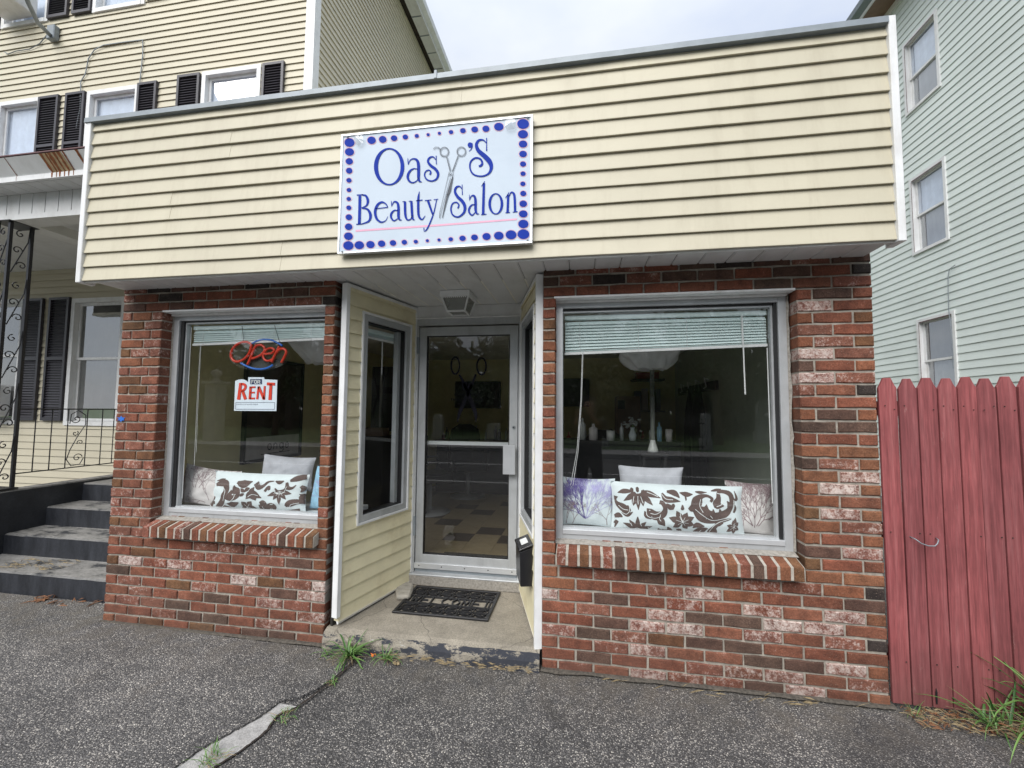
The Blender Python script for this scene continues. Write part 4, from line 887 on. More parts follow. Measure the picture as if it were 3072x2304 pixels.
# right window
p = Pillow('cushion', .262, .935, .385, .315, .14, .27, -.02, M['cloth_ice'], 'square pale blue cushion with violet sea fan coral print in the right window', 1)
for k, a in enumerate((1.57, 1.3, 1.85, 1.05, 2.1, .78, 2.38, .5, 2.65)): coral(p, .262, .84, a, .20, .050, M['lilac_print'] if k % 2 else M['purple_print'], 20 + k, 6, .0030)
for k, (bx, bz, a) in enumerate(((.14, .80, 1.5), (.18, .80, 1.2), (.115, .80, 1.8), (.40, .80, 1.7), (.15, 1.05, 1.9), (.33, 1.06, 1.2), (.43, .9, 1.6))): coral(p, bx, bz, a, .5, .034, M['mauve_print'] if k < 5 else M['lilac_print'], 60 + k, 5, .0028)
p = Pillow('cushion', .70, 1.03, .43, .26, .13, .42, -.01, M['grey_velvet'], 'plain grey velvet cushion behind the damask cushion in the right window', 2, lean=.1)
p = Pillow('cushion', 1.28, .935, .30, .32, .13, .29, -.05, M['cloth_cream'], 'cream cushion with brown branching coral print at the right end of the right window', 3)
for k, (bx, bz, a, l) in enumerate(((1.28, .83, 1.6, .055), (1.27, .84, 2.0, .055), (1.29, .84, 1.2, .055), (1.27, .84, 2.4, .05), (1.30, .84, .8, .05), (1.24, .95, 2.2, .04), (1.33, .95, 1.0, .04), (1.18, 1.05, 2.0, .04), (1.18, 1.0, 3.4, .05), (1.38, 1.06, 2.6, .035), (1.22, .80, 1.9, .035), (1.36, .88, .6, .04))): coral(p, bx, bz, a, .5, l, M['mauve_print'], 80 + k, 6 if k < 5 else 5, .0036)
p = Pillow('cushion', .823, .925, .80, .300, .15, .235, -.008, M['cloth_ice'], 'long pale cushion with dark brown damask pattern in the right window', 4, pinch=.03)
damask(p, [0.00049766886, 1.7575413e-06, 0.39904672, 4.8282368e-05, -0.00047977524, 1.1301794, 2.8753198e-05, 1.0850311e-05, 1.0], [
    [(370, 240, 24), (300, 290, 55), (215, 345, 6)], [(382, 250, 24), (350, 340, 52), (338, 400, 5)], [(396, 250, 24), (398, 350, 46), (400, 452, 4)], [(412, 250, 24), (450, 330, 52), (462, 405, 5)], [(430, 245, 24), (510, 320, 52), (582, 392, 6)], [(440, 228, 24), (550, 255, 56), (682, 300, 5)], [(330, 225, 20), (220, 225, 44), (140, 245, 6)],
    [(300, 215, 30), (320, 215, 52), (345, 215, 30)], [(450, 235, 30), (470, 237, 52), (492, 237, 30)], [(375, 205, 30), (395, 205, 50), (415, 205, 30)],
    [(118, 290, 40), (112, 340, 20), (140, 385, 44), (200, 425, 74), (268, 462, 62), (262, 400, 18)], [(190, 482, 20), (262, 518, 42), (330, 480, 6)], [(100, 545, 30), (150, 528, 50), (200, 548, 10)], [(105, 640, 40), (130, 605, 34), (100, 685, 10)],
    [(390, 720, 40), (300, 660, 46), (208, 622, 5)], [(390, 710, 40), (330, 640, 44), (285, 580, 5)], [(390, 700, 36), (390, 620, 44), (390, 538, 10)], [(390, 710, 40), (450, 650, 44), (498, 602, 5)], [(390, 720, 40), (480, 690, 46), (575, 662, 5)], [(160, 715, 10), (260, 720, 40), (400, 735, 30), (520, 725, 40), (620, 745, 8)],
    [(668, 350, 36), (708, 365, 42), (738, 430, 44), (712, 500, 70), (620, 522, 86), (540, 470, 66), (505, 435, 14)], [(640, 560, 30), (690, 600, 72), (738, 655, 6)], [(478, 465, 10), (500, 520, 44), (562, 560, 10)],
    [(705, 245, 20), (745, 310, 56), (830, 325, 50), (935, 345, 6)], [(770, 225, 20), (870, 245, 54), (928, 300, 10)], [(752, 370, 16), (802, 415, 50), (842, 440, 8)], [(838, 370, 20), (842, 400, 34), (840, 440, 8)],
    [(935, 240, 8), (1020, 262, 46), (1102, 262, 8)], [(1000, 250, 10), (1008, 310, 18), (1005, 338, 4)], [(940, 410, 30), (955, 415, 54), (975, 410, 30)],
    [(1045, 410, 40), (1085, 435, 56), (1150, 350, 110), (1205, 290, 48), (1290, 282, 26), (1352, 320, 30), (1328, 355, 26)], [(1130, 430, 60), (1230, 475, 96), (1330, 530, 84), (1450, 525, 78), (1560, 470, 62), (1612, 370, 54), (1595, 270, 50), (1510, 235, 34), (1445, 245, 34), (1435, 320, 52), (1410, 390, 82), (1500, 405, 8)], [(1240, 410, 70), (1290, 465, 30), (1345, 485, 40), (1352, 440, 8)], [(1450, 500, 30), (1445, 470, 30), (1440, 440, 8)], [(1560, 430, 30), (1565, 380, 30), (1545, 350, 8)],
    [(1110, 455, 40), (1180, 545, 62), (1290, 600, 40), (1450, 592, 30), (1592, 560, 6)], [(1590, 572, 8), (1450, 615, 22), (1372, 675, 44), (1320, 740, 62), (1285, 785, 20)], [(1370, 652, 10), (1420, 630, 52), (1482, 622, 8)], [(1285, 688, 10), (1180, 725, 84), (1062, 772, 8)], [(1240, 660, 10), (1140, 640, 52), (1090, 680, 8)], [(1330, 790, 14), (1372, 750, 62), (1390, 690, 8)],
    [(650, 690, 10), (690, 740, 64), (790, 745, 50), (905, 740, 8)], [(770, 668, 10), (800, 710, 44), (845, 745, 10)], [(882, 700, 10), (930, 715, 34), (930, 765, 8)], [(930, 760, 10), (1000, 760, 20), (1040, 745, 6)], [(1140, 232, 10), (1200, 240, 26), (1292, 240, 5)], [(1350, 225, 10), (1420, 215, 24), (1490, 205, 5)], [(1620, 330, 8), (1680, 330, 30), (1660, 230, 6)], [(1630, 500, 20), (1655, 450, 26), (1650, 400, 6)]],
    [(955, 600, [(785, 545), (880, 458), (1018, 478), (1102, 535), (1108, 640), (1022, 692), (838, 668)], 78), (1625, 680, [(1530, 650), (1612, 590), (1650, 560), (1688, 620), (1690, 720), (1620, 765), (1530, 735)], 52)],
    [[(345, 285), (330, 370)], [(395, 280), (397, 385)], [(430, 285), (462, 370)], [(515, 232), (600, 262), (650, 285)], [(552, 492), (620, 502), (690, 465)], [(500, 440), (510, 520), (600, 552), (680, 535)], [(150, 405), (210, 450), (272, 458)], [(180, 482), (245, 512), (288, 468), (285, 400)], [(1120, 440), (1220, 520), (1330, 582), (1450, 572), (1560, 530), (1622, 440), (1640, 340)], [(1196, 318), (1180, 400), (1220, 480)], [(1420, 250), (1462, 262), (1510, 268)], [(1400, 412), (1460, 392), (1500, 345), (1480, 292)], [(1590, 562), (1450, 602), (1365, 652), (1305, 735)], [(1310, 520), (1345, 560)], [(280, 740), (340, 705), (395, 690), (460, 730)], [(320, 660), (300, 620)], [(440, 660), (420, 610)], [(700, 255), (750, 310), (840, 322)], [(960, 600), (935, 540), (928, 470)], [(1145, 770), (1200, 710)], [(680, 505), (665, 560), (685, 590)], [(540, 690), (520, 680)]], 1.3)
# left window
p = Pillow('cushion', -2.585, .925, .50, .30, .13, .26, -.10, M['cloth_cream'], 'slouching cream cushion with grey coral print at the left end of the left window', 5, pinch=.09)
for k, (bx, bz, a, l) in enumerate(((-2.64, .93, 1.6, .04), (-2.66, .93, 2.1, .04), (-2.61, .93, 1.0, .04), (-2.52, .84, 1.9, .045), (-2.47, .84, 1.2, .045), (-2.56, .82, 2.6, .04), (-2.45, 1.0, .3, .05), (-2.5, 1.0, 1.0, .04))): coral(p, bx, bz, a, .42, l, M['mauve_print'], 140 + k, 5, .003)
p = Pillow('cushion', -2.04, 1.03, .46, .26, .13, .42, -.04, M['grey_velvet'], 'plain grey velvet cushion behind the damask cushion in the left window', 6, lean=.1)
p = Pillow('cushion', -1.615, .94, .24, .31, .12, .30, -.08, M['cloth_blue'], 'sky blue cushion with faint coral print half hidden by the brick pier', 7)
for k, (bx, bz, a, l) in enumerate(((-1.62, .83, 1.7, .045), (-1.58, .95, 1.5, .04), (-1.64, 1.0, 1.3, .03))): coral(p, bx, bz, a, .5, l, M['lilac_print'], 170 + k, 5, .0026)
p = Pillow('cushion', -2.13, .915, .80, .27, .14, .235, -.005, M['cloth_ice'], 'long pale cushion with dark brown damask pattern in the left window', 8, pinch=.035)
damask(p, [0.00052507568, 1.8543298e-06, -2.8529589, 5.0941298e-05, -0.00050619665, 1.1776767, 3.0336649e-05, 1.1447842e-05, 1.0], [
    [(620, 455, 30), (700, 432, 62), (785, 435, 74), (805, 520, 60), (768, 620, 62), (735, 700, 62), (650, 785, 54), (600, 802, 10)], [(805, 652, 10), (870, 622, 92), (950, 560, 120), (930, 490, 44), (925, 455, 8)], [(490, 505, 30), (540, 475, 66), (582, 445, 8)], [(620, 402, 8), (700, 382, 26), (762, 370, 6)], [(960, 412, 24), (1060, 440, 84), (1182, 402, 8)],
    [(1018, 500, 8), (1062, 530, 38), (1092, 552, 6)], [(1090, 552, 6), (1120, 512, 44), (1160, 495, 8)], [(1020, 612, 8), (1052, 588, 34), (1092, 570, 6)], [(1108, 642, 12), (1200, 582, 94), (1342, 632, 10)], [(1170, 600, 10), (1192, 540, 62), (1222, 478, 6)], [(1182, 642, 10), (1232, 622, 62), (1252, 672, 6)], [(640, 802, 20), (762, 782, 54), (922, 812, 10)], [(820, 722, 8), (902, 732, 62), (1002, 702, 8)],
    [(1240, 422, 60), (1290, 482, 54), (1352, 462, 32), (1402, 412, 22), (1482, 400, 8)], [(1380, 542, 24), (1422, 482, 34), (1442, 522, 22)], [(1512, 500, 10), (1562, 550, 34), (1640, 532, 32), (1662, 480, 8)], [(1660, 422, 24), (1682, 492, 44), (1742, 502, 28), (1792, 462, 10)], [(1700, 402, 24), (1782, 372, 62), (1902, 350, 50)], [(1310, 692, 10), (1350, 722, 92), (1342, 838, 60)], [(1360, 832, 24), (1462, 772, 94), (1520, 802, 40)],
    [(1660, 762, 24), (1722, 722, 74), (1822, 702, 54), (1902, 722, 34), (1922, 792, 10)], [(1832, 640, 8), (1862, 640, 84), (1902, 602, 20)], [(1600, 850, 8), (1722, 848, 44), (1852, 822, 30)], [(1850, 480, 30), (1880, 520, 44), (1850, 570, 10)], [(1500, 400, 10), (1560, 420, 40), (1620, 400, 10)]],
    [(560, 675, [(500, 620), (560, 590), (622, 625), (612, 735), (550, 790), (505, 720)], 56), (1115, 775, [(1040, 690), (1190, 682), (1255, 800), (1190, 850), (1080, 850), (1008, 830)], 84), (1580, 545, [(1425, 605), (1500, 662), (1580, 735), (1672, 662), (1742, 585)], 56)],
    [[(700, 480), (760, 490), (790, 560), (765, 680)], [(880, 690), (930, 640), (945, 580)], [(820, 700), (700, 790), (640, 800)], [(1095, 570), (1115, 620), (1108, 650)], [(1140, 620), (1200, 585), (1290, 600)], [(1500, 490), (1520, 560), (1580, 580), (1640, 555), (1670, 480)], [(1720, 790), (1740, 740), (1840, 720)], [(1340, 760), (1360, 830)], [(1400, 830), (1450, 800), (1500, 830)], [(1100, 770), (1130, 830)], [(1280, 440), (1320, 420)]], 1.35)

# ---- venetian blinds, drawn up
def blind(x0, x1, ztop, zl, zr, y, label, n, T=None, seed=0, w=.025):
    r = random.Random(seed); T = T or (lambda p: p)
    root = thing('venetian_blind', label, 'blind', T(((x0 + x1) / 2, y, ztop)))
    b = MB(T); b.box(x0, x1, y - .012, y + .02, ztop - .028, ztop); part('headrail', b, M['blind'], root, bevel=.002)
    for i in range(n + 7):
        if i < n: t = (i + 1) / (n + 1.2)
        else: t = 1 - .006 - .030 * (n + 6 - i) / 7 * .9
        za = ztop - .03 + (zl - ztop + .05) * t; zb = ztop - .03 + (zr - ztop + .05) * t
        tilt = .0125 if i < n else .004
        b = MB(T); k = 8; vs = []
        for j in range(k + 1):
            u = j / k; z = za + (zb - za) * u + r.uniform(-.0008, .0008); x = x0 + .003 + (x1 - x0 - .006) * u
            vs += [(x, y - .010, z - tilt), (x, y + .001, z + .002), (x, y + .012, z + tilt)]
        b.add(vs, [(3 * j + m, 3 * j + m + 1, 3 * j + m + 4, 3 * j + m + 3) for j in range(k) for m in range(2)]); part('slat', b, M['blind'], root)
    b = MB(T); b.hexa([(x0, y - .012, zl), (x1, y - .012, zr), (x1, y + .012, zr), (x0, y + .012, zl), (x0, y - .012, zl + .016), (x1, y - .012, zr + .016), (x1, y + .012, zr + .016), (x0, y + .012, zl + .016)]); part('bottom_rail', b, M['white'], root)
    for u in (.08, .38, .62, .88):
        x = x0 + (x1 - x0) * u; b = MB(T); b.tube([(x, y - .014, ztop - .03), (x + .002, y - .014, zl + (zr - zl) * u)], .0011, 4); part('ladder_cord', b, M['white'], root)
    return root
rb = blind(.132, 1.345, 2.150, 1.893, 1.930, .165, 'long aqua venetian blind sagging on its left in the right window', 9, seed=1)
b = MB(); b.tube([(1.205, .150, 2.12), (1.208, .150, 1.925), (1.212, .150, 1.64)], .0042, 6); part('wand', b, M['white'], rb)
b = MB(); b.tube([(.245, .15, 1.91), (.235, .15, 1.6), (.21, .15, 1.28), (.17, .15, 1.06)], .0016, 4); b.tube([(.25, .15, 1.91), (.24, .15, 1.6), (.218, .15, 1.28), (.185, .15, 1.06)], .0016, 4); part('pull_cord', b, M['white'], rb)
b = MB(); b.tube([(1.340, .148, 1.92), (1.342, .148, 1.5), (1.345, .148, 1.0)], .003, 5); part('side_cord', b, M['white'], rb)
lbd = blind(-2.672, -1.548, 2.150, 2.000, 2.025, .165, 'short aqua venetian blind drawn up behind the neon sign in the left window', 5, seed=2)
b = MB(); b.tube([(-2.60, .15, 2.0), (-2.602, .15, 1.6), (-2.597, .15, 1.1)], .0016, 4); b.tube([(-2.595, .15, 2.0), (-2.592, .15, 1.5), (-2.585, .15, 1.2)], .0013, 4); part('pull_cord', b, M['white'], lbd)
b = MB(); b.tube([(-2.684, .148, 2.14), (-2.684, .148, 1.5), (-2.684, .148, .86)], .0035, 5); part('side_cord', b, M['white'], lbd)
sb = blind(.215, .600, 2.140, 2.065, 2.065, .100, 'narrow blind drawn up in the slim side window left of the door', 4, T=TL, seed=3)
b = MB(TL); b.tube([(.45, .085, 2.06), (.452, .085, 1.80)], .0042, 5); part('wand', b, M['white'], sb)
b = MB(TL); b.tube([(.232, .085, 2.0), (.234, .085, 1.2), (.238, .085, .85)], .0016, 4); part('pull_cord', b, M['white'], sb)

# ---- neon sign (unlit), hanging on two cords
H65 = [0.00040834613, 1.5126932e-06, -2.4665742, 4.0787115e-05, -0.00039303339, 2.1408898, 2.4356273e-05, 9.1910866e-06, 1.0]
Ho = plane_map(H65); ns = thing('neon_open_sign', 'unlit red and blue neon sign reading Open hanging in the left window', 'sign', (-2.115, .15, 1.83))
def tubes(paths, r, mat, nm, closed=False):
    b = MB()
    for p_ in paths:
        q = catmull([(x, y, 0) for x, y in p_], 7); b.tube([(Ho(a[0], a[1])[0], .155, Ho(a[0], a[1])[1]) for a in q], r, 8)
    part(nm, b, mat, ns, smooth=True)
Op = [(628, 320), (560, 285), (470, 285), (380, 320), (310, 380), (265, 460), (258, 550), (300, 620), (370, 645), (460, 620), (540, 560), (600, 470), (625, 390), (628, 320)]
tubes([Op], .0098, M['neon_red'], 'neon_letter')
tubes([[(560, 700), (610, 590), (660, 460), (700, 380), (730, 335)], [(735, 345), (800, 335), (865, 375), (875, 440), (820, 510), (730, 560), (640, 590)]], .0094, M['neon_red'], 'neon_letter')
tubes([[(850, 505), (930, 500), (1015, 480), (1055, 430), (1005, 395), (930, 410), (875, 470), (850, 545), (880, 610), (950, 630), (1040, 590)]], .0085, M['neon_red'], 'neon_letter')
tubes([[(1005, 655), (1055, 545), (1110, 440), (1145, 360)], [(1090, 480), (1160, 415), (1235, 410), (1275, 465), (1245, 550), (1185, 665)]], .0094, M['neon_red'], 'neon_letter')
tubes([[(650, 305), (760, 255), (880, 235), (1010, 250), (1110, 295), (1205, 350)], [(440, 672), (520, 715), (620, 758), (740, 782), (870, 775), (960, 745), (1025, 705)]], .0075, M['neon_blue'], 'neon_arc')
b = MB(); n = 40; vs = [(Ho(740, 510)[0], .172, Ho(740, 510)[1])]
for i in range(n): t = 2 * math.pi * i / n; q = Ho(740 + 565 * math.cos(t), 520 + 285 * math.sin(t)); vs.append((q[0], .172, q[1]))
b.add(vs, [(0, i + 1, (i + 1) % n + 1) for i in range(n)]); part('clear_backing', b, M['glass_clear'], ns)
b = MB(); b.tube([(*((Ho(480, 290)[0], .158)), Ho(480, 290)[1]), (Ho(500, 100)[0], .15, 2.05), (Ho(470, 0)[0], .148, 2.14)], .0016, 4); b.tube([(Ho(1190, 340)[0], .158, Ho(1190, 340)[1]), (Ho(1150, 170)[0], .15, 2.03), (Ho(1070, 0)[0], .148, 2.14)], .0016, 4); part('hanging_cord', b, M['ink'], ns)
# ---- FOR RENT card
Hr = plane_map([0.00040540848, 1.5180075e-06, -2.4467881, 4.076224e-05, -0.00039006121, 2.1364646, 2.4356273e-05, 9.1910866e-06, 1.0])
fr = thing('for_rent_sign', 'white card reading FOR RENT in red letters stuck inside the left window', 'sign', (-2.12, .14, 1.5))
out = [(320, 1000), (350, 985), (390, 973), (440, 968), (490, 975), (525, 992), (545, 1012), (562, 1012), (562, 930), (853, 930), (860, 968), (1098, 980), (1080, 1555), (298, 1550)]
b = MB(); b.prism([Hr(x, y) for x, y in out], .1405, .1425, 'y'); part('card', b, M['sign_white'], fr)
def cr_(d): return lambda x, y: (Hr(x, y)[0], .1405 - d, Hr(x, y)[1])
b = MB()
R_ = [[(420, 1035, 52), (400, 1200, 56), (382, 1345, 60)], [(430, 1055, 46), (490, 1065, 46), (512, 1110, 44), (480, 1165, 42), (430, 1178, 40)], [(455, 1180, 50), (510, 1340, 56)], [(604, 1103, 42), (588, 1338, 46)], [(600, 1118, 32), (692, 1112, 32)], [(600, 1215, 30), (680, 1212, 30)], [(590, 1322, 34), (682, 1322, 34)], [(752, 1100, 34), (725, 1338, 38)], [(752, 1102, 44), (850, 1335, 50)], [(865, 1092, 34), (850, 1345, 38)], [(905, 1052, 54), (1055, 1058, 54)], [(980, 1060, 52), (962, 1350, 60)]]
for s in R_: ribbon(b, [(x + 8, y + 3, w) for x, y, w in s], cr_(.0004), straight=len(s) < 4, k=4)
part('letter_shadow', b, M['sign_navy'], fr)
b = MB()
for s in R_: ribbon(b, s, cr_(.0008), straight=len(s) < 4, k=4)
part('rent_lettering', b, M['sign_red'], fr)
b = MB(); ribbon(b, [(597, 1013, 96), (818, 1013, 96)], cr_(.0006), straight=True)
for s in ([(330, 1397, 7), (1052, 1397, 7)], [(333, 1395, 7), (328, 1522, 7)], [(328, 1521, 9), (1050, 1523, 9)], [(1052, 1395, 7), (1048, 1523, 7)]): ribbon(b, s, cr_(.0006), straight=True)
r = random.Random(8); x = 345
while x < 740: l = r.uniform(8, 16); ribbon(b, [(x, 1425 + r.uniform(-8, 8), 4), (x + l, 1438 + r.uniform(-8, 8), 4)], cr_(.0006), straight=True); ribbon(b, [(x + 3, 1420, 4), (x + 4, 1443, 4)], cr_(.0006), straight=True); x += l + r.uniform(4, 12)
part('navy_box', b, M['sign_navy'], fr)
b = MB()
for s in ([(622, 980, 13), (618, 1050, 13)], [(616, 986, 13), (664, 988, 13)], [(618, 1016, 12), (656, 1017, 12)], [(738, 982, 13), (736, 1050, 13)], [(738, 988, 13), (775, 992, 13), (778, 1012, 13), (738, 1020, 13)], [(752, 1018, 13), (788, 1050, 13)]): ribbon(b, s, cr_(.0012), straight=len(s) < 3, k=4)
ring(b, 698, 1016, 30, 37, 16, 23, cr_(.0012), 20); part('for_lettering', b, M['sticker'], fr)

# ---- furniture seen dimly through the glass
def tv(x0, x1, z0, z1, label):
    t = thing('television', label, 'television', ((x0 + x1) / 2, 4.5, z0)); b = MB(); b.box(x0, x1, 4.47, 4.53, z0, z1); part('screen_housing', b, M['darkplastic'], t, bevel=.006)
    b = MB(); b.box(x0 + .02, x1 - .02, 4.466, 4.4695, z0 + .03, z1 - .02); part('screen', b, M['gasket'], t)
tv(-1.93, -1.13, 1.56, 2.02, 'wall television seen dimly through the glass door'); tv(-.42, .36, 1.60, 2.06, 'black wall television seen at the left edge of the right window')
def styling_chair(x, y, rz, label):
    c_, s_ = math.cos(rz), math.sin(rz); T = lambda p: (x + p[0] * c_ - p[1] * s_, y + p[0] * s_ + p[1] * c_, FZ + p[2])
    t = thing('styling_chair', label, 'chair', (x, y, FZ), 'styling chairs in the salon')
    b = MB(T); b.lathe((0, 0, 0), [(0, .0), (.27, .0), (.27, .012), (.06, .03), (.05, .04), (.03, .05), (.03, .38), (0, .38)], 24); part('base', b, M['alu'], t, smooth=True)
    b = MB(T); b.box(-.25, .25, -.25, .22, .40, .52); part('seat', b, M['darkplastic'], t, bevel=.03, seg=2)
    b = MB(T); b.prism([(-.22, .50), (.22, .50), (.26, .80), (.22, 1.02), (.10, 1.10), (-.10, 1.10), (-.22, 1.02), (-.26, .80)], .20, .28, 'y'); part('backrest', b, M['darkplastic'], t, bevel=.02, seg=2)
    for sx in (-1, 1):
        b = MB(T); b.tube([(sx * .26, .20, .55), (sx * .29, .10, .68), (sx * .29, -.18, .68), (sx * .26, -.22, .48)], .02, 6); part('armrest', b, M['darkplastic'], t)
styling_chair(-1.50, 3.82, .5, 'styling chair whose round base shows through the door, farther in'); styling_chair(-1.72, 2.75, 2.2, 'styling chair whose round base shows at the left edge of the door'); styling_chair(.58, 2.6, .3, 'black styling chair seen through the right window')
def counter(x0, x1, y0, y1, label, seed):
    t = thing('salon_counter', label, 'counter', ((x0 + x1) / 2, y0, FZ)); b = MB(); b.box(x0, x1, y0, y1, FZ, 1.0); part('cabinet', b, M['darkplastic'], t); b = MB(); b.box(x0 - .02, x1 + .02, y0 - .03, y1, 1.001, 1.04); part('worktop', b, M['brownbox'], t, bevel=.004)
    r = random.Random(seed); x = x0 + .06
    while x < x1 - .05:
        h = r.uniform(.08, .24); w = r.uniform(.016, .032); yy = r.uniform(y0 + .04, y0 + .2); k = r.choice(['porcelain', 'darkplastic', 'redbox', 'cloth_cream', 'alu', 'brownbox'])
        b = MB(); b.lathe((x, yy, 1.041), [(0, 0), (w, 0), (w, h * .7), (w * .4, h * .8), (w * .4, h), (0, h)], 10)
        kn = {'porcelain': 'white', 'darkplastic': 'black', 'redbox': 'red', 'cloth_cream': 'cream', 'alu': 'silver', 'brownbox': 'brown'}[k]
        o = part('bottle', b, M[k], None, smooth=True); tag(o, '%s %s bottle on %s' % ('tall' if h > .15 else 'short', kn, 'the back worktop seen through the door' if y0 > 3.5 else 'the worktop behind the right window'), 'bottle', 'bottles on the salon worktops'); x += r.uniform(.07, .16)
counter(-2.1, -.75, 4.05, 4.5, 'dark worktop with bottles along the back wall seen through the door', 1); counter(-.35, 1.25, 3.0, 3.4, 'dark worktop with bottles behind the right window', 2)
t = thing('storage_cabinet', 'tall brown cabinet standing behind the styling chair', 'cabinet', (.88, 3.7, FZ)); b = MB(); b.box(.72, 1.04, 3.5, 3.9, FZ, 1.74); part('body', b, M['brownbox'], t, bevel=.005); b = MB(); b.box(.735, .83, 3.492, 3.4995, 1.56, 1.68); part('vent', b, M['gasket'], t)
t = thing('wall_shelf', 'wall shelf with boxes in the far corner behind the right window', 'shelf', (1.25, 4.3, 1.5))
for z in (1.52, 2.01): b = MB(); b.box(1.02, 1.50, 4.2, 4.54, z, z + .025); part('board', b, M['gasket'], t)
for i, (x, w, h, k) in enumerate(((1.06, .09, .3, 'coping'), (1.17, .08, .34, 'cloth_cream'), (1.27, .08, .28, 'wallint'), (1.37, .07, .33, 'coping'))):
    b = MB(); b.box(x, x + w, 4.25, 4.4, 1.546, 1.546 + h); o = part('carton', b, M[k], None); tag(o, ['grey carton at the left end of the lower shelf board', 'cream carton, tallest on the lower shelf board', 'yellow carton, lowest on the lower shelf board', 'grey carton at the right end of the lower shelf board'][i], 'box', 'cartons on the corner shelf')
b = MB(); b.box(1.08, 1.42, 4.25, 4.4, 2.036, 2.14); tag(part('carton', b, M['redbox'], None), 'flat red carton on the top board of the corner shelf', 'box')
t = thing('reception_counter', 'dark reception counter crowded with pump bottles just behind the right window', 'counter', (.55, 1.45, FZ))
b = MB(); b.box(.06, 1.10, 1.35, 1.70, FZ, 1.235); part('cabinet', b, M['darkplastic'], t); b = MB(); b.box(.04, 1.12, 1.33, 1.70, 1.236, 1.262); part('worktop', b, M['gasket'], t)
def pot(x, y, rr, h, k, label, neck=True):
    b = MB(); b.lathe((x, y, 1.263), [(0, 0), (rr, 0), (rr, h * .72), (rr * .35, h * .82), (rr * .35, h), (0, h)] if neck else [(0, 0), (rr, 0), (rr * 1.1, h), (0, h)], 12); tag(part('bottle' if neck else 'jar', b, M[k], None, smooth=True), label, 'bottle' if neck else 'jar')
pot(.245, 1.42, .030, .20, 'porcelain', 'tall white pump bottle at the left end of the reception counter'); pot(.345, 1.42, .040, .15, 'cloth_cream', 'squat cream pump bottle beside the tall white one')
pot(.50, 1.40, .035, .09, 'porcelain', 'low white jar in the middle of the reception counter', False); pot(.60, 1.42, .018, .16, 'alu', 'slim silver bottle beside the low white jar'); pot(.86, 1.40, .022, .13, 'porcelain', 'small white bottle right of the flower vase'); pot(.93, 1.41, .022, .17, 'cloth_blue', 'small blue bottle near the right end of the reception counter'); pot(1.01, 1.40, .028, .11, 'cloth_cream', 'cream jar at the right end of the reception counter', False)
fv = thing('flower_vase', 'small vase of white flowers on the reception counter', 'vase', (.70, 1.45, 1.263)); b = MB(); b.lathe((.70, 1.45, 1.263), [(0, 0), (.028, 0), (.036, .05), (.018, .10), (.022, .12)], 12); part('vase', b, M['cloth_ice'], fv, smooth=True)
b = MB(); r = random.Random(3)
for _ in range(26):
    px_, py_, pz_ = .70 + r.gauss(0, .032), 1.45 + r.gauss(0, .03), 1.43 + r.gauss(0, .022); rr = r.uniform(.012, .02); b.lathe((px_, py_, pz_), [(0, -rr * .6), (rr, 0), (rr * .5, rr * .6), (0, rr * .5)], 7)
part('flowers', b, M['porcelain'], fv); b = MB(); b.tube([(.70, 1.45, 1.36), (.705, 1.45, 1.42)], .006, 5); part('stems', b, M['blade'], fv)
# lamp with a glass stem, crumpled shade; a second shade in the left window
def ruffle(name, cx, cy, z1, z0, r1, r0, label, seed):
    b = MB(); n = 48; vs = []; m = 8
    for j in range(m + 1):
        t = j / m
        for i in range(n):
            a_ = 2 * math.pi * i / n; rr = r1 + (r0 - r1) * t ** 1.3; f = 1 + (.10 + .22 * t) * mnoise.noise(Vector((math.cos(a_) * 3, math.sin(a_) * 3, t * 2 + seed))) * 2
            vs.append((cx + rr * f * math.cos(a_), cy + rr * f * math.sin(a_) * .8, z1 + (z0 - z1) * t + .02 * t * mnoise.noise(Vector((math.cos(a_) * 4, math.sin(a_) * 4, seed)))))
    b.add(vs, [(j * n + i, j * n + (i + 1) % n, (j + 1) * n + (i + 1) % n, (j + 1) * n + i) for j in range(m) for i in range(n)]); b.add([vs[m * n + i] for i in range(n)], [tuple(range(n))])
    return b
la = thing('table_lamp', 'lamp with crumpled white cloth shade and ribbed glass stem behind the right window', 'lamp', (.80, .95, 1.2))
part('shade', ruffle('shade', .78, .95, 2.16, 1.870, .30, .13, '', 1), M['fabric_white'], la, smooth=True)
b = MB(); b.tube([(.80, .95, 1.90), (.80, .95, 1.30)], .018, 10); part('stem', b, M['glass_lamp'], la)
b = MB(); b.tube([(.80, .95, 1.50), (.80, .95, 1.31)], .013, 10); part('inner_tube', b, M['cloth_ice'], la)
b = MB(); b.lathe((.80, .95, 1.21), [(0, 0), (.042, 0), (.040, .02), (.024, .07), (.018, .095), (0, .095)], 14); part('base', b, M['porcelain'], la, smooth=True)
st = thing('lamp_table', 'narrow dark table carrying the white lamp', 'table', (.8, .95, FZ)); b = MB(); b.box(.70, .90, .86, 1.04, 1.18, 1.205); part('tabletop', b, M['gasket'], st)
for sx in (.71, .87):
    for sy in (.87, 1.01): b = MB(); b.box(sx, sx + .02, sy, sy + .02, FZ, 1.18); part('leg', b, M['gasket'], st)
la2 = thing('hanging_shade', 'grey white cloth lampshade hanging behind the neon sign', 'lampshade', (-2.02, .80, 2.2)); part('shade', ruffle('shade', -2.00, .80, 2.16, 1.93, .30, .14, '', 5), M['fabric_white'], la2, smooth=True)
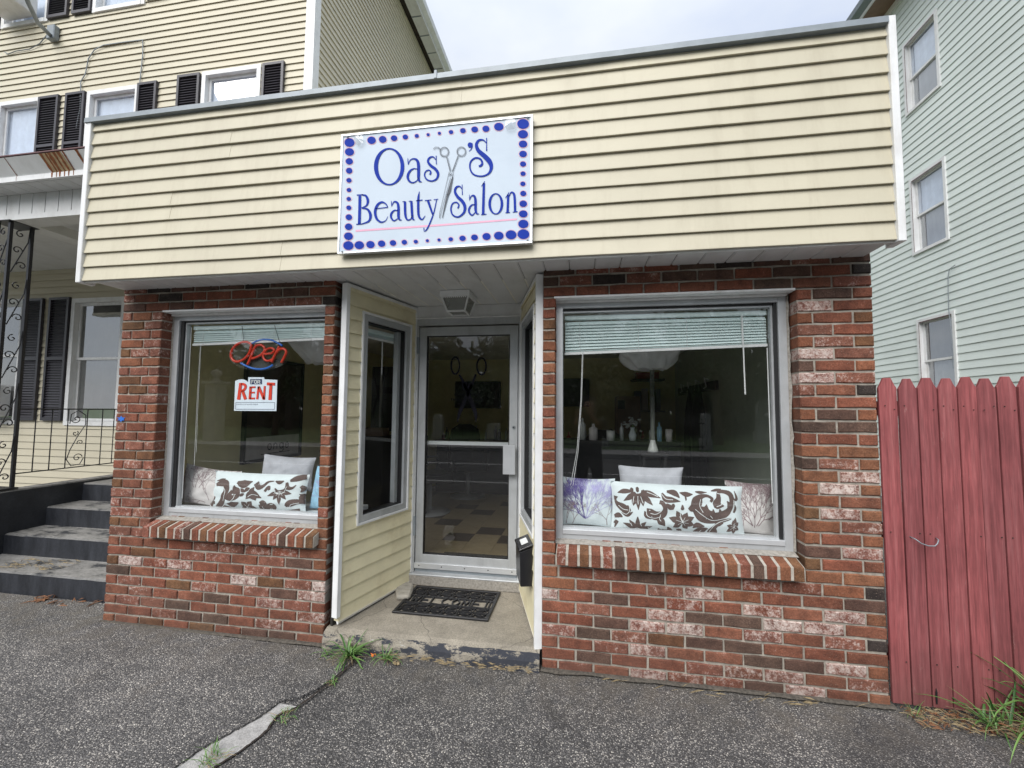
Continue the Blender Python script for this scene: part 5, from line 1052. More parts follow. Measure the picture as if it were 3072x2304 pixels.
# coats
t = thing('coat_rack', 'black wall coat rack with chrome hooks behind the right window', 'coat rack', (1.70, 2.9, 1.82)); b = MB(); b.box(1.69, 1.7195, 2.35, 4.2, 1.78, 1.88); part('board', b, M['gasket'], t)
for y in (2.6, 3.0, 3.4, 3.8): b = MB(); b.tube([(1.69, y, 1.90), (1.64, y, 1.93), (1.66, y, 1.82), (1.63, y, 1.80)], .008, 6); part('hook', b, M['alu_bright'], t)
for i, (y, w, h) in enumerate(((2.72, .15, 1.15), (3.05, .19, 1.3))):
    b = MB(); n = 16; vs = []; m = 10
    for j in range(m + 1):
        tt = j / m; ww = w * (.25 + .75 * min(1, tt * 3.2)) * (1 + .2 * tt)
        for k in range(n): a_ = 2 * math.pi * k / n; f = 1 + .12 * math.sin(5 * a_ + i); vs.append((1.60 + .07 * math.cos(a_) * f * min(1, .3 + tt * 2), y + ww * math.sin(a_) * f, 1.86 - h * tt))
    b.add(vs, [(j * n + k, j * n + (k + 1) % n, (j + 1) * n + (k + 1) % n, (j + 1) * n + k) for j in range(m) for k in range(n)] + [tuple(range(n - 1, -1, -1))])
    tag(part('black_coat', b, M['coat'], None, smooth=True), ['shorter', 'longer'][i] + ' black coat hanging from the coat rack', 'coat', 'coats on the rack')
# framed poster and floor post on the left wall
t = thing('framed_poster', 'black framed poster with lettering on the left wall behind the rent card', 'poster', (-2.99, 1.45, 1.0)); x = -2.985
b = MB(); b.box(-2.999, x + .02, 1.02, 1.05, .99, 2.05); b.box(-2.999, x + .02, 1.85, 1.88, .99, 2.05); b.box(-2.999, x + .02, 1.05, 1.85, 2.02, 2.05); b.box(-2.999, x + .02, 1.05, 1.85, .99, 1.02); part('frame', b, M['gasket'], t)
b = MB(); b.quad((x, 1.05, 1.02), (x, 1.85, 1.02), (x, 1.85, 1.24), (x, 1.05, 1.24)); part('mount', b, M['cloth_cream'], t); b = MB(); b.quad((x, 1.05, 1.24), (x, 1.85, 1.24), (x, 1.85, 2.02), (x, 1.05, 2.02)); part('picture', b, M['wood_dark'], t)
b = MB(); yy = 1.36
for ch_, w in (('o', .07), ('n', .07), ('g', .07), ('e', .07)):
    cv = lambda a, c: (x + .002, yy + a, 1.10 + c)
    if ch_ in 'oge': ring(b, .03, .03, .032, .036, .020, .024, cv, 18)
    if ch_ == 'n': ribbon(b, [(.0, 0, .012), (.0, .065, .012)], cv, straight=True); ribbon(b, [(.0, .04, .012), (.025, .064, .012), (.05, .045, .012), (.05, 0, .012)], cv, straight=True)
    if ch_ == 'g': ribbon(b, [(.06, .06, .012), (.06, -.02, .012), (.03, -.04, .012), (.0, -.03, .012)], cv, straight=True)
    if ch_ == 'e': ribbon(b, [(.0, .03, .010), (.055, .035, .010)], cv, straight=True)
    yy += .088
ribbon(b, [(-.03 - .0, -.03, .008), (.40, -.03, .008)], lambda a, c: (x + .002, 1.30 + a, 1.09 + c), straight=True); part('poster_lettering', b, M['ink'], t)
t = thing('mirror_station', 'dark salon mirror with studded frame seen through the side window', 'mirror', (-2.2, 2.55, FZ)); b = MB(); b.box(-2.45, -1.95, 2.52, 2.60, 1.25, 2.08); part('frame', b, M['gasket'], t); b = MB(); b.box(-2.33, -2.305, 2.505, 2.5195, 1.27, 2.06); part('studded_edge', b, M['alu'], t)
b = MB(); b.box(-2.6, -1.7, 2.2, 2.6, FZ, 1.20); part('cupboard', b, M['darkplastic'], t); b = MB(); b.box(-2.40, -2.15, 2.25, 2.42, 1.201, 1.30); tag(part('basket', b, M['brownbox'], None), 'low basket on the mirror cupboard seen through the side window', 'basket')
for i in range(5):
    b = MB(); xx = -2.58 + i * .045; b.lathe((xx, 2.24, 1.201), [(0, 0), (.014, 0), (.014, .09 + .03 * (i % 3)), (.005, .11 + .03 * (i % 3)), (0, .13 + .03 * (i % 3))], 8); tag(part('bottle', b, M[['porcelain', 'darkplastic', 'alu', 'darkplastic', 'cloth_cream'][i]], None), ['white bottle at the left end of', 'black bottle second from the left on', 'silver bottle in the middle of the row on', 'black bottle second from the right on', 'cream bottle at the right end of'][i] + ' the mirror cupboard', 'bottle', 'bottles on the salon worktops')
b = MB(); b.box(-1.02, -.42, .90, 1.28, FZ, FZ + .012); tag(part('inner_doormat', b, M['coat'], None), 'dark doormat on the tiles just inside the glass door', 'doormat')

# ================================================================== DOORMAT with pierced scrollwork
dm = thing('doormat', 'black rubber doormat with pierced scrolls and WELCOME lettering on the entry step', 'doormat', (-.72, .49, .12))
x0, x1, y0, y1 = -1.063, -.378, .258, .706; z0, z1 = .1215, .133
def bar(b, pts, w=.012, h=z1):
    q = catmull([(p[0], p[1], 0) for p in pts], 5) if len(pts) > 2 else [np.array((*p, 0.)) for p in pts]
    n = len(q); vs = []
    for i in range(n):
        d = q[min(i + 1, n - 1)] - q[max(i - 1, 0)]; l = math.hypot(d[0], d[1]) or 1; nx, ny = -d[1] / l * w / 2, d[0] / l * w / 2
        vs += [(q[i][0] + nx, q[i][1] + ny, z0), (q[i][0] + nx * .7, q[i][1] + ny * .7, h), (q[i][0] - nx * .7, q[i][1] - ny * .7, h), (q[i][0] - nx, q[i][1] - ny, z0)]
    b.add(vs, [(4 * i + j, 4 * i + (j + 1) % 4, 4 * i + 4 + (j + 1) % 4, 4 * i + 4 + j) for i in range(n - 1) for j in range(4)] + [(0, 1, 2, 3), (4 * n - 4, 4 * n - 3, 4 * n - 2, 4 * n - 1)])
b = MB()
for q in ((x0, x1, y0, y0 + .022), (x0, x1, y1 - .022, y1)): b.box(q[0], q[1], q[2], q[3], z0, z1 + .002)
for q in ((x0, x0 + .022), (x1 - .022, x1)): b.box(q[0], q[1], y0 + .022, y1 - .022, z0, z1 + .0015)
part('border', b, M['rubber'], dm, bevel=.003)
b = MB()
for (ya, yb) in ((y0 + .02, y0 + .165), (y1 - .165, y1 - .02)):
    yc = (ya + yb) / 2
    for i in range(6):
        xc = x0 + .075 + i * .107
        for s in (-1, 1):
            pts = [(xc + .045 * math.cos(t) * (1 - t / 14), yc + s * .052 * math.sin(t) * (1 - t / 12)) for t in np.linspace(0, 5.2, 10)]; bar(b, pts, .0062)
            bar(b, [(xc - .052, yc + s * .066), (xc - .02, yc + s * .02), (xc + .03, yc + s * .045), (xc + .055, yc + s * .068)], .0055)
            bar(b, [(xc + .053, yc + s * .066), (xc + .053, yc + s * .01)], .009)
        bar(b, [(xc - .05, yc), (xc + .05, yc)], .010)
for y in (y0 + .168, y1 - .168): bar(b, [(x0 + .02, y), (x1 - .02, y)], .014)
part('scrollwork', b, M['rubber'], dm)
b = MB(); yb_, yt_ = y0 + .172, y1 - .172; x = x0 + .055; lw = .060; gap = .0175
def L_(*s):
    for st_ in s: bar(b, [(x + p[0] * lw, yb_ + p[1] * (yt_ - yb_)) for p in st_], .012)
for ch_ in 'WELCOME':
    if ch_ == 'W': L_([(0, 1), (.25, 0)], [(.25, 0), (.5, .8)], [(.5, .8), (.75, 0)], [(.75, 0), (1, 1)])
    if ch_ == 'E': L_([(0, 0), (0, 1)], [(0, 1), (.9, 1)], [(0, .5), (.8, .5)], [(0, 0), (.9, 0)])
    if ch_ == 'L': L_([(0, 0), (0, 1)], [(0, 0), (.9, 0)])
    if ch_ == 'C': L_([(1, .85), (.5, 1), (.05, .5), (.5, 0), (1, .15)])
    if ch_ == 'O': L_([(.5, 1), (.05, .5), (.5, 0), (.95, .5), (.5, 1)])
    if ch_ == 'M': L_([(0, 0), (.1, 1)], [(.1, 1), (.5, .2)], [(.5, .2), (.9, 1)], [(.9, 1), (1, 0)])
    x += lw + gap
bar(b, [(x0 + .035, yb_), (x0 + .035, yt_)], .012); bar(b, [(x1 - .04, yb_), (x1 - .04, yt_)], .012); bar(b, [(x1 - .065, yb_), (x1 - .065, yt_)], .012)
part('welcome_lettering', b, M['rubber'], dm)

# ================================================================== NEIGHBOURING HOUSES
def clapboards(T, x0, x1, z0, z1, pitch, holes, lip=.017):
    """all the boards of one facade as one mesh (each board shows under 10 px); T maps (along, out, up)"""
    b = MB(T); zb = z0
    while zb < z1 - .01:
        zt = min(zb + pitch, z1); xs = [(x0, x1)]; lip = lip
        for (a, c, e, f) in holes:
            if zb < f and zt > e:
                new = []
                for (p, q) in xs:
                    if c <= p or a >= q: new.append((p, q)); continue
                    if p < a: new.append((p, a))
                    if c < q: new.append((c, q))
                xs = new
        for (p, q) in xs: board(b, p, q, zb, zt, 0, lip, depth=.02)
        for (a, c, e, f) in holes:
            if zb < e < zt: board(b, a, c, zb, e, 0, lip, depth=.02)
            if zb < f < zt: board(b, a, c, f, zt, 0, lip * (zt - f) / pitch, full=zt - f, depth=.02)
        zb += pitch
    return b
def house_window(T, parent, x0, x1, z0, z1, split, trim_mat, curtain, casing=.06, reveal=.035, lower_curtain=None):
    b = MB(T); c = casing
    b.box(x0 - c, x0, -.028, .03, z0 - c, z1 + c); b.box(x1, x1 + c, -.028, .03, z0 - c, z1 + c); b.box(x0, x1, -.028, .03, z1, z1 + c); b.box(x0, x1, -.034, .03, z0 - c, z0)
    w = part('window', b, trim_mat, parent)
    s = .035; b = MB(T); r0 = reveal
    def sash(za, zb, y):
        b.box(x0 + .001, x0 + s, y, y + .02, za, zb); b.box(x1 - s, x1 - .001, y, y + .02, za, zb); b.box(x0 + s, x1 - s, y, y + .02, zb - s, zb); b.box(x0 + s, x1 - s, y, y + .02, za, za + s)
    sash(split, z1 - .001, r0); sash(z0 + .001, split + s * .9, r0 + .022); part('sash', b, M['white'], w)
    for (za, zb, y) in ((split + s, z1 - s, r0 + .010), (z0 + s, split, r0 + .032)):
        b = MB(T); b.quad((x0 + s, y, za), (x1 - s, y, za), (x1 - s, y, zb), (x0 + s, y, zb)); part('pane', b, M['glass_house'], w)
    lc = lower_curtain or curtain
    b = MB(T); n = 14; vs = []
    for (za, zb, mt, nm) in ((split, z1, curtain, 'curtain'), (z0, split, lc, 'curtain')):
        b = MB(T); vs = []
        for i in range(n + 1):
            x = x0 + (x1 - x0) * i / n; y = .078 + .004 * math.sin(i * 2.1); vs += [(x, y, za), (x, y, zb)]
        b.add(vs, [(2 * i, 2 * i + 2, 2 * i + 3, 2 * i + 1) for i in range(n)]); part(nm, b, mt, w)
    b = MB(T); b.box(x0 - .02, x0, .031, .12, z0, z1); b.box(x1, x1 + .02, .031, .12, z0, z1); b.box(x0 - .02, x1 + .02, .031, .12, z1, z1 + .02); part('reveal', b, M['white'], w); return w
def shutter(T, parent, x0, x1, z0, z1):
    b = MB(T); f = .035; y0, y1 = -.050, -.014; zm = z0 + (z1 - z0) * .5
    b.box(x0, x0 + f, y0, y1, z0, z1); b.box(x1 - f, x1, y0, y1, z0, z1); b.box(x0 + f, x1 - f, y0, y1, z1 - f, z1); b.box(x0 + f, x1 - f, y0, y1, z0, z0 + f * 1.3); b.box(x0 + f, x1 - f, y0, y1, zm - f * .6, zm + f * .6)
    s = part('shutter', b, M['shutter'], parent); b = MB(T); z = z0 + .06
    while z < z1 - .06:
        if abs(z - zm) > .035: b.prism([(-.040, z - .012), (-.037, z - .014), (-.020, z + .012), (-.023, z + .014)], x0 + f, x1 - f, 'x')
        z += .037
    part('louvres', b, M['shutter'], s, kind='stuff'); b = MB(T); b.box(x0 + .01, x1 - .01, -.019, -.0145, z0 + .01, z1 - .01); part('backing', b, M['darkplastic'], s); return s
def yellow_house():
    H = thing('yellow_house', 'three storey pale yellow clapboard house with black shutters behind the shop', 'house', (-6, 2.25, 0))
    Y = 2.25; T = lambda p: (p[0], Y + p[1], p[2]); X1 = -3.385
    wins = [(-6.84, -6.05, 1.33, 3.00, 2.19), (-8.45, -7.80, 1.33, 3.03, 2.25), (-4.90, -4.10, 4.60, 6.13, 5.35), (-6.84, -6.06, 4.60, 6.08, 5.33), (-8.50, -7.80, 5.20, 6.10, 5.25), (-6.86, -6.06, 7.42, 9.0, 8.2), (-8.58, -7.80, 7.42, 9.0, 8.2)]
    holes = [(a - .03, c + .03, e - .03, f + .03) for a, c, e, f, g in wins]
    part('siding', clapboards(T, -14, X1, .36, 9.6, .0965, holes), M['vinyl_house'], H, kind='stuff')
    b = MB(T); zs = [.3, 1.30, 3.05, 4.57, 6.15, 7.39, 9.05, 9.7]
    b.box(-14, X1, .021, .028, 9.05, 9.7)
    # inner wall lining with the same holes
    xs = sorted({-14, X1} | {v for h in holes for v in h[:2]}); zz = sorted({.3, 9.05} | {v for h in holes for v in h[2:]})
    for xa, xb in zip(xs[:-1], xs[1:]):
        for za, zb in zip(zz[:-1], zz[1:]):
            mx_, mz = (xa + xb) / 2, (za + zb) / 2
            if not any(h[0] < mx_ < h[1] and h[2] < mz < h[3] for h in holes): b.box(xa, xb, .021, .028, za, zb)
    part('wall', b, M['vinyl_house'], H)
    b = MB(); b.box(-13.9, -3.42, Y + .35, 16, .0, 9.6); part('building_core', b, M['tar'], H)
    b = MB(); b.box(-14, -3.40, Y + .03, Y + .1, -.05, .34); part('foundation', b, M['mortar'], H)
    for i, (a, c, e, f, g) in enumerate(wins):
        low = i < 2; house_window(T, H, a, c, e, f, g, M['white'], M['curtain_dark'] if low else M['curtain'], lower_curtain=M['curtain_dark'] if low else None)
    for (a, c, e, f) in ((-7.27, -6.92, 1.33, 3.08), (-7.74, -7.385, 1.33, 3.08), (-4.00, -3.68, 4.6, 6.17), (-5.34, -4.98, 4.6, 6.17), (-6.0, -5.68, 4.6, 6.14), (-7.26, -6.92, 4.6, 6.14), (-7.76, -7.39, 4.6, 6.14), (-5.97, -5.62, 7.42, 9.05), (-7.27, -6.93, 7.38, 9.05), (-7.73, -7.36, 7.38, 9.05), (-9.0, -8.66, 7.38, 9.05)): shutter(T, H, a, c, e, f)
    # corner board and side wall
    b = MB(); b.box(-3.384, -3.255, Y - .035, Y + .09, .34, 9.6); part('corner_board', b, M['white'], H)
    TS = lambda p: (-3.30 - p[1], Y + .09 + p[0], p[2])     # along +y, out towards +x
    part('siding', clapboards(TS, 0, 12, .36, 9.58, .0965, []), M['vinyl_house'], H, kind='stuff')
    b = MB(); b.box(-3.40, -3.322, Y + .1, 14.2, .3, 9.58); part('wall', b, M['vinyl_house'], H)
    b = MB(); b.box(-3.30, -3.20, Y - .3, 14.2, 9.585, 9.62); part('rotten_soffit_gap', b, M['dirtgap'], H)
    b = MB(); b.box(-3.199, -2.98, Y - .3, 14.2, 9.575, 9.60); part('soffit', b, M['white_soffit'], H)
    for i in range(26): b = MB(); y = Y + .2 + i * .45; b.box(-3.205, -2.99, y, y + .025, 9.569, 9.5745); part('soffit_batten', b, M['coping'], H)
    b = MB(); b.box(-2.979, -2.955, Y - .3, 14.2, 9.53, 9.72); part('fascia_board', b, M['white_soffit'], H)
    b = MB(); b.prism([(-2.954, 9.60), (-2.86, 9.62), (-2.84, 9.71), (-2.954, 9.71)], Y - .3, 14.2, 'y'); part('gutter', b, M['white'], H)
    b = MB(); b.prism([(-3.4, 9.63), (-2.96, 9.73), (-8, 12.0), (-14, 9.73), (-14, 9.63)], Y - .3, 14.2, 'y'); part('roof', b, M['tar'], H)
    # ---- porch canopy
    b = MB(); y0 = .262
    b.box(-9.0, -3.35, y0, y0 + .03, 3.515, 3.560); pr = part('porch_canopy', b, M['white'], H)
    for i in range(7):
        xa = -8.72 + i * .76; b = MB(); b.prism([(.276, 3.561), (.286, 3.566), (.195, 3.690), (.182, 3.684)], xa + .004, min(xa + .756, -3.35), 'x'); part('cove_panel', b, M['white_soffit'], pr)
    b = MB(); b.box(-9.0, -3.35, .175, 2.25, 3.691, 3.700); part('roof_deck', b, M['maroon'], pr)
    for i in range(38):
        xa = -9.0 + i * .15
        if xa > -3.4: break
        b = MB(); b.box(xa + .004, xa + .146, .293, .449, 3.512, 3.518); part('soffit_panel', b, M['white_soffit'], pr)
        b = MB(); b.box(xa + .004, xa + .146, .450, .458, 3.318, 3.511); part('beam_panel', b, M['white_soffit'], pr)
    b = MB(); b.box(-9.0, -3.35, .4585, .60, 3.27, 3.51); part('beam', b, M['tar'], pr)
    b = MB(); b.box(-9.0, -3.35, .444, .612, 3.268, 3.317); part('beam_trim', b, M['white_soffit'], pr)
    b = MB(); b.box(-5.14, -4.96, .613, 2.21, 3.268, 3.36); part('side_beam', b, M['white_soffit'], pr)
    b = MB(); b.box(-9.0, -3.35, .613, 2.24, 3.50, 3.51); part('ceiling', b, M['white_soffit'], pr)
    for (xa, sl, w, n) in ((-4.31, .05, .016, 1), (-4.26, .05, .010, 1), (-4.225, .05, .018, 1), (-4.175, .045, .012, 1), (-4.13, .05, .014, 1), (-4.08, .05, .008, 1), (-3.94, .04, .014, 1), (-4.70, .04, .004, 1)):
        b = MB(); r = random.Random(int(xa * 100)); k = 8; vs = []
        for j in range(k + 1):
            t = j / k; yy = .1815 + (.2735 - .1815) * t; zz = 3.6835 + (3.5600 - 3.6835) * t; ww = w * (1 - .3 * t) * r.uniform(.7, 1.3); xx = xa + .01 * t
            vs += [(xx - ww, yy - .002, zz - .001), (xx + ww, yy - .002, zz - .001)]
        b.add(vs, [(2 * j, 2 * j + 2, 2 * j + 3, 2 * j + 1) for j in range(k)]); b.quad((xa + .01 - w * .6, y0 - .001, 3.56), (xa + .01 + w * .6, y0 - .001, 3.56), (xa + .01 + w * .5, y0 - .001, 3.518), (xa + .01 - w * .3, y0 - .001, 3.518)); part('rust_stain', b, M['rust'], pr)
    for (xa, xb) in ((-4.335, -4.10),): b = MB(); b.quad((xa, .1805, 3.6835), (xb, .1805, 3.6835), (xb + .02, .2725, 3.5600), (xa + .03, .2725, 3.5600)); part('water_stain', b, M['tan_stain'], pr)
    # electric mast and cables on the facade
    mst = thing('service_mast', 'grey metal conduit mast bolted to the upper wall of the yellow house', 'conduit', (-7.58, 2.2, 7.08))
    b = MB(); b.tube([(-7.58, 2.20, 7.05), (-7.45, 1.95, 7.02), (-7.25, 1.72, 7.05), (-6.9, 1.3, 7.25), (-6.7, 1.1, 7.6)], .028, 8); part('pipe', b, M['coping'], mst, smooth=True)
    b = MB(); b.box(-7.64, -7.50, 2.16, 2.236, 7.00, 7.22); part('mounting_box', b, M['coping'], mst, bevel=.01)
    cb = MB(); pts = [(-8.514, 6.967), (-8.441, 6.923), (-8.296, 6.951), (-8.037, 6.947), (-7.843, 7.01), (-7.70, 7.15)]
    cb.tube([(x, 2.222, z) for x, z in pts], .007, 5); tag(part('wall_cable', cb, M['coping'], None), 'short slack cable from the mast to the left on the yellow house', 'cable')
    cb = MB(); cb.tube([(x, 2.224, z) for x, z in [(-7.05, 5.6), (-7.00, 5.9), (-7.028, 6.306), (-6.956, 6.414), (-6.921, 6.643), (-6.824, 6.77), (-6.667, 6.819), (-6.3, 6.815), (-5.983, 6.804), (-5.967, 6.584), (-5.987, 6.154)]], .007, 5); tag(part('wall_cable', cb, M['coping'], None), 'looping cable stapled between two upper windows of the yellow house', 'cable')
    ac = thing('window_air_conditioner', 'white air conditioner in the top left window of the yellow house', 'air conditioner', (-8.2, 2.0, 7.45)); b = MB(); b.box(-8.52, -7.95, 1.90, 2.23, 7.46, 7.82); part('housing', b, M['white'], ac, bevel=.01); b = MB(); b.box(-8.48, -7.99, 1.893, 1.8995, 7.50, 7.78); part('grille', b, M['coping'], ac)
    ac = thing('window_air_conditioner', 'white air conditioner in the ground floor window behind the iron column', 'air conditioner', (-8.1, 2.0, 1.4)); b = MB(); b.box(-8.40, -7.86, 1.98, 2.23, 1.38, 1.83); part('housing', b, M['white'], ac, bevel=.01)
    for i in range(12): b = MB(); b.box(-8.38, -7.88, 1.973, 1.9795, 1.42 + i * .03, 1.435 + i * .03); part('grille_slat', b, M['coping'], ac)
    return H
yellow_house()

# ---- steps, cheek wall, iron column and railing
st = thing('entrance_steps', 'black painted concrete steps with worn grey treads left of the brick shop', 'steps', (-4.1, .6, 0))
for k, (ya, yb) in enumerate(((.235, .56), (.56, .86), (.86, 1.16), (1.16, 2.2))):
    z = .18 * (k + 1); b = MB(); n = 30; vs = []; xa, xb = -5.0, -3.14
    for i in range(n + 1):
        x = xa + (xb - xa) * i / n; w = .004 * mnoise.noise(Vector((x * 9, k, 0)))
        vs += [(x, ya + w, z - .18 if k else -.02), (x, ya + w, z - .012 + w), (x, ya + .012 + w, z - .001), (x, yb - .001, z), (x, yb - .001, z - .18)]
    b.add(vs, [(5 * i + j, 5 * i + j + 1, 5 * i + j + 6, 5 * i + j + 5) for i in range(n) for j in range(4)] + [(0, 1, 2, 3, 4), tuple(range(5 * n, 5 * n + 5))]); part('step', b, M['step'], st)
b = MB(); b.prism([(-.35, 0), (-.35, .745), (2.22, .752), (2.22, 0)], -5.16, -5.002, 'x'); part('cheek_wall', b, M['step'], st, bevel=.012)
colm = thing('iron_column', 'black wrought iron corner column with scrollwork holding the porch canopy', 'column', (-5.05, .45, .75))
for (x, y, nm) in ((-5.05, .46, 0), (-5.05, .615, 1), (-5.205, .46, 2)): b = MB(); b.box(x - .0125, x + .0125, y - .0125, y + .0125, .77, 3.262); part('upright', b, M['black'], colm)
b = MB(); b.box(-5.24, -5.01, .43, .64, .755, .769); b.box(-5.24, -5.01, .425, .645, 3.2625, 3.268); part('plate', b, M['black'], colm)
def scroll(b, cx, cz, r0, turns, dir_, T, w=.005, start=0.0):
    pts = [];
    for i in range(22): t = i / 21; a_ = start + dir_ * t * turns * 2 * math.pi; r_ = r0 * (1 - .85 * t); pts.append(T(cx + r_ * math.cos(a_), cz + r_ * math.sin(a_)))
    b.tube(pts, w, 5)
for (T2, nm) in ((lambda u, z: (-5.05, .4725 + u, z), 0), (lambda u, z: (-5.1925 + u, .46, z), 1)):
    b = MB()
    for i in range(5):
        zc = .95 + i * .50
        b.tube([T2(.01, zc - .16), T2(.065, zc), T2(.12, zc + .16), T2(.13, zc + .30)], .005, 5); scroll(b, .045, zc + .06, .04, 1.1, 1, T2); scroll(b, .085, zc - .08, .04, 1.1, -1, T2, start=math.pi); scroll(b, .06, zc + .22, .035, 1.1, 1, T2, start=1.5)
    part('scrollwork', b, M['black'], colm)
rl = thing('iron_railing', 'thin black iron railing with one S scroll running from the column to the house', 'railing', (-5.05, 1.3, .75))
X = -5.05
b = MB(); b.box(X - .012, X + .012, .628, 2.22, 1.498, 1.510); part('top_rail', b, M['black'], rl); b = MB(); b.box(X - .008, X + .008, .628, 2.22, .888, .898); part('bottom_rail', b, M['black'], rl)
yb = [.755, .885, 1.02, 1.195, 1.34, 1.46, 1.59, 1.76, 1.90, 2.03, 2.15]
for y in yb: b = MB(); b.tube([(X, y, .898), (X, y, 1.05), (X, y, 1.35), (X, y, 1.498)], [.006, .0055, .0055, .006], 4); part('baluster', b, M['black'], rl)
for ya, yb_ in ((1.02, 1.195), (1.59, 1.76)):
    T2 = lambda u, z: (X, ya + u, z); b = MB(); w = yb_ - ya
    b.tube([T2(*p) for p in [(w * .1, 1.35), (w * .15, 1.45), (w * .5, 1.49), (w * .9, 1.44), (w * .92, 1.34), (w * .55, 1.22), (w * .2, 1.08), (w * .05, .98), (w * .3, .91), (w * .75, .92), (w * .92, .98)]], .0045, 5)
    scroll(b, w * .42, 1.40, .045, 1.2, 1, T2, .0045, 3.4); scroll(b, w * .6, .99, .045, 1.2, 1, T2, .0045, .2); scroll(b, w * .4, 1.25, .03, 1.1, -1, T2, .004, .8); scroll(b, w * .7, 1.15, .03, 1.1, -1, T2, .004, 3.6); part('scroll', b, M['black'], rl)

# ---- grey house on the right
def grey_house():
    H = thing('grey_house', 'tall pale green grey clapboard house to the right of the shop', 'house', (8, 6, 0)); X = 5.7
    T = lambda p: (X + p[1], p[0], p[2])     # along y; out of the wall is -x
    wins = [(4.64, 5.26, 6.60, 7.78, 7.16), (4.64, 5.26, 4.19, 5.40, 4.78), (4.62, 5.25, 1.80, 3.02, 2.36)]
    holes = [(a - .03, c + .03, e - .03, f + .03) for a, c, e, f, g in wins]
    part('siding', clapboards(T, .5, 14, .2, 8.70, .117, holes, lip=.013), M['vinyl_grey'], H, kind='stuff')
    b = MB(T); xs = sorted({.5, 14} | {v for h in holes for v in h[:2]}); zz = sorted({.0, 8.75} | {v for h in holes for v in h[2:]})
    for xa, xb in zip(xs[:-1], xs[1:]):
        for za, zb in zip(zz[:-1], zz[1:]):
            mx_, mz = (xa + xb) / 2, (za + zb) / 2
            if not any(h[0] < mx_ < h[1] and h[2] < mz < h[3] for h in holes): b.box(xa, xb, .021, .028, za, zb)
    part('wall', b, M['vinyl_grey'], H)
    b = MB(); b.box(X + .35, 14, .6, 13.9, 0, 8.7); part('building_core', b, M['tar'], H)
    for i, (a, c, e, f, g) in enumerate(wins):
        w = house_window(T, H, a, c, e, f, g, M['white'], M['curtain'] if i < 2 else M['curtain_dark'], casing=.045, lower_curtain=M['curtain_mid'])
        b = MB(T); b.box(c - .011, c - .001, -.0275, -.0265, e, f - .015); b.box(a + .002, c - .0165, -.026, -.025, f - .014, f - .001); part('dark_edge', b, M['maroon'], w)
    b = MB(); b.box(5.30, 5.675, .5, 14, 8.76, 8.79); part('soffit', b, M['brownbox'], H)
    b = MB(); b.box(5.675, 5.69, .5, 14, 8.66, 8.79); part('frieze_board', b, M['white_soffit'], H)
    b = MB(); b.box(5.27, 5.299, .5, 14, 8.72, 8.90); part('fascia_board', b, M['white_soffit'], H); b = MB(); b.prism([(5.17, 8.82), (5.268, 8.76), (5.268, 8.90), (5.15, 8.90)], .5, 14, 'y'); part('gutter', b, M['coping'], H)
    b = MB(); b.prism([(5.2, 8.91), (5.72, 8.91), (14, 8.91), (10, 11)], .5, 14, 'y'); part('roof', b, M['tar'], H)
    b = MB(); b.tube([(5.45, 5.05, 8.70), (5.55, 5.0, 8.66), (5.69, 5.0, 8.62)], .05, 8); part('downpipe_elbow', b, M['white_soffit'], H, smooth=True)
    cb = MB(); cb.tube([(5.665, y, z) for y, z in [(4.50, 3.72), (4.60, 3.69), (4.63, 3.58), (4.64, 3.40), (4.65, 3.10), (4.62, 2.6), (4.63, 2.2)]], .006, 5); tag(part('wall_cable', cb, M['coping'], None), 'thin cable hanging down the grey house beside its lowest window', 'cable')
grey_house()

# ---- red picket fence
fe = thing('picket_fence', 'red stained dog eared picket fence beside the brick wall', 'fence', (2.4, .05, 0))
r = random.Random(12)
for i in range(20):
    xa = 1.836 + i * .0915; w = .0862 + r.uniform(-.003, .003); h = 1.726 + r.uniform(-.012, .006); b = MB(); y = .0 + r.uniform(-.003, .003); tw = r.uniform(-.003, .003)
    s = .026; gz = .030 if i < 8 else .035
    b.prism([(xa, gz), (xa + w, gz), (xa + w + tw, h - .055), (xa + w - .010 + tw, h - .038), (xa + w - s + tw, h), (xa + s + tw, h), (xa + .010 + tw, h - .038), (xa + tw, h - .055)], y, y + .017, 'y')
    part('picket', b, M['fence'], fe, bevel=.0015)
for z in (.22, .86, 1.52): b = MB(); b.box(1.85, 3.66, .021, .06, z, z + .08); part('rail', b, M['fence'], fe)
b = MB()
for i in range(20):
    for z in (.245, .905, 1.555, 1.575):
        if r.random() < .9: xx = 1.836 + i * .0915 + r.choice([.022, .066]); b.box(xx - .0022, xx + .0022, -.006, -.0025, z - .0022, z + .0022)
part('nail', b, M['dirtgap'], fe, kind='stuff')
b = MB(); b.tube([(1.947, .0, .885), (1.955, -.03, .880), (1.975, -.036, .862), (2.005, -.038, .852), (2.035, -.038, .853), (2.048, -.036, .866), (2.058, -.03, .882), (2.068, .0, .885)], .0030, 6); part('gate_pull', b, M['coping'], fe, smooth=True)
b = MB(); b.prism([(2.028, .05), (2.034, .05), (2.036, .11), (2.031, .13), (2.026, .10)], -.0045, -.0035, 'y'); part('knot_hole', b, M['gasket'], fe)

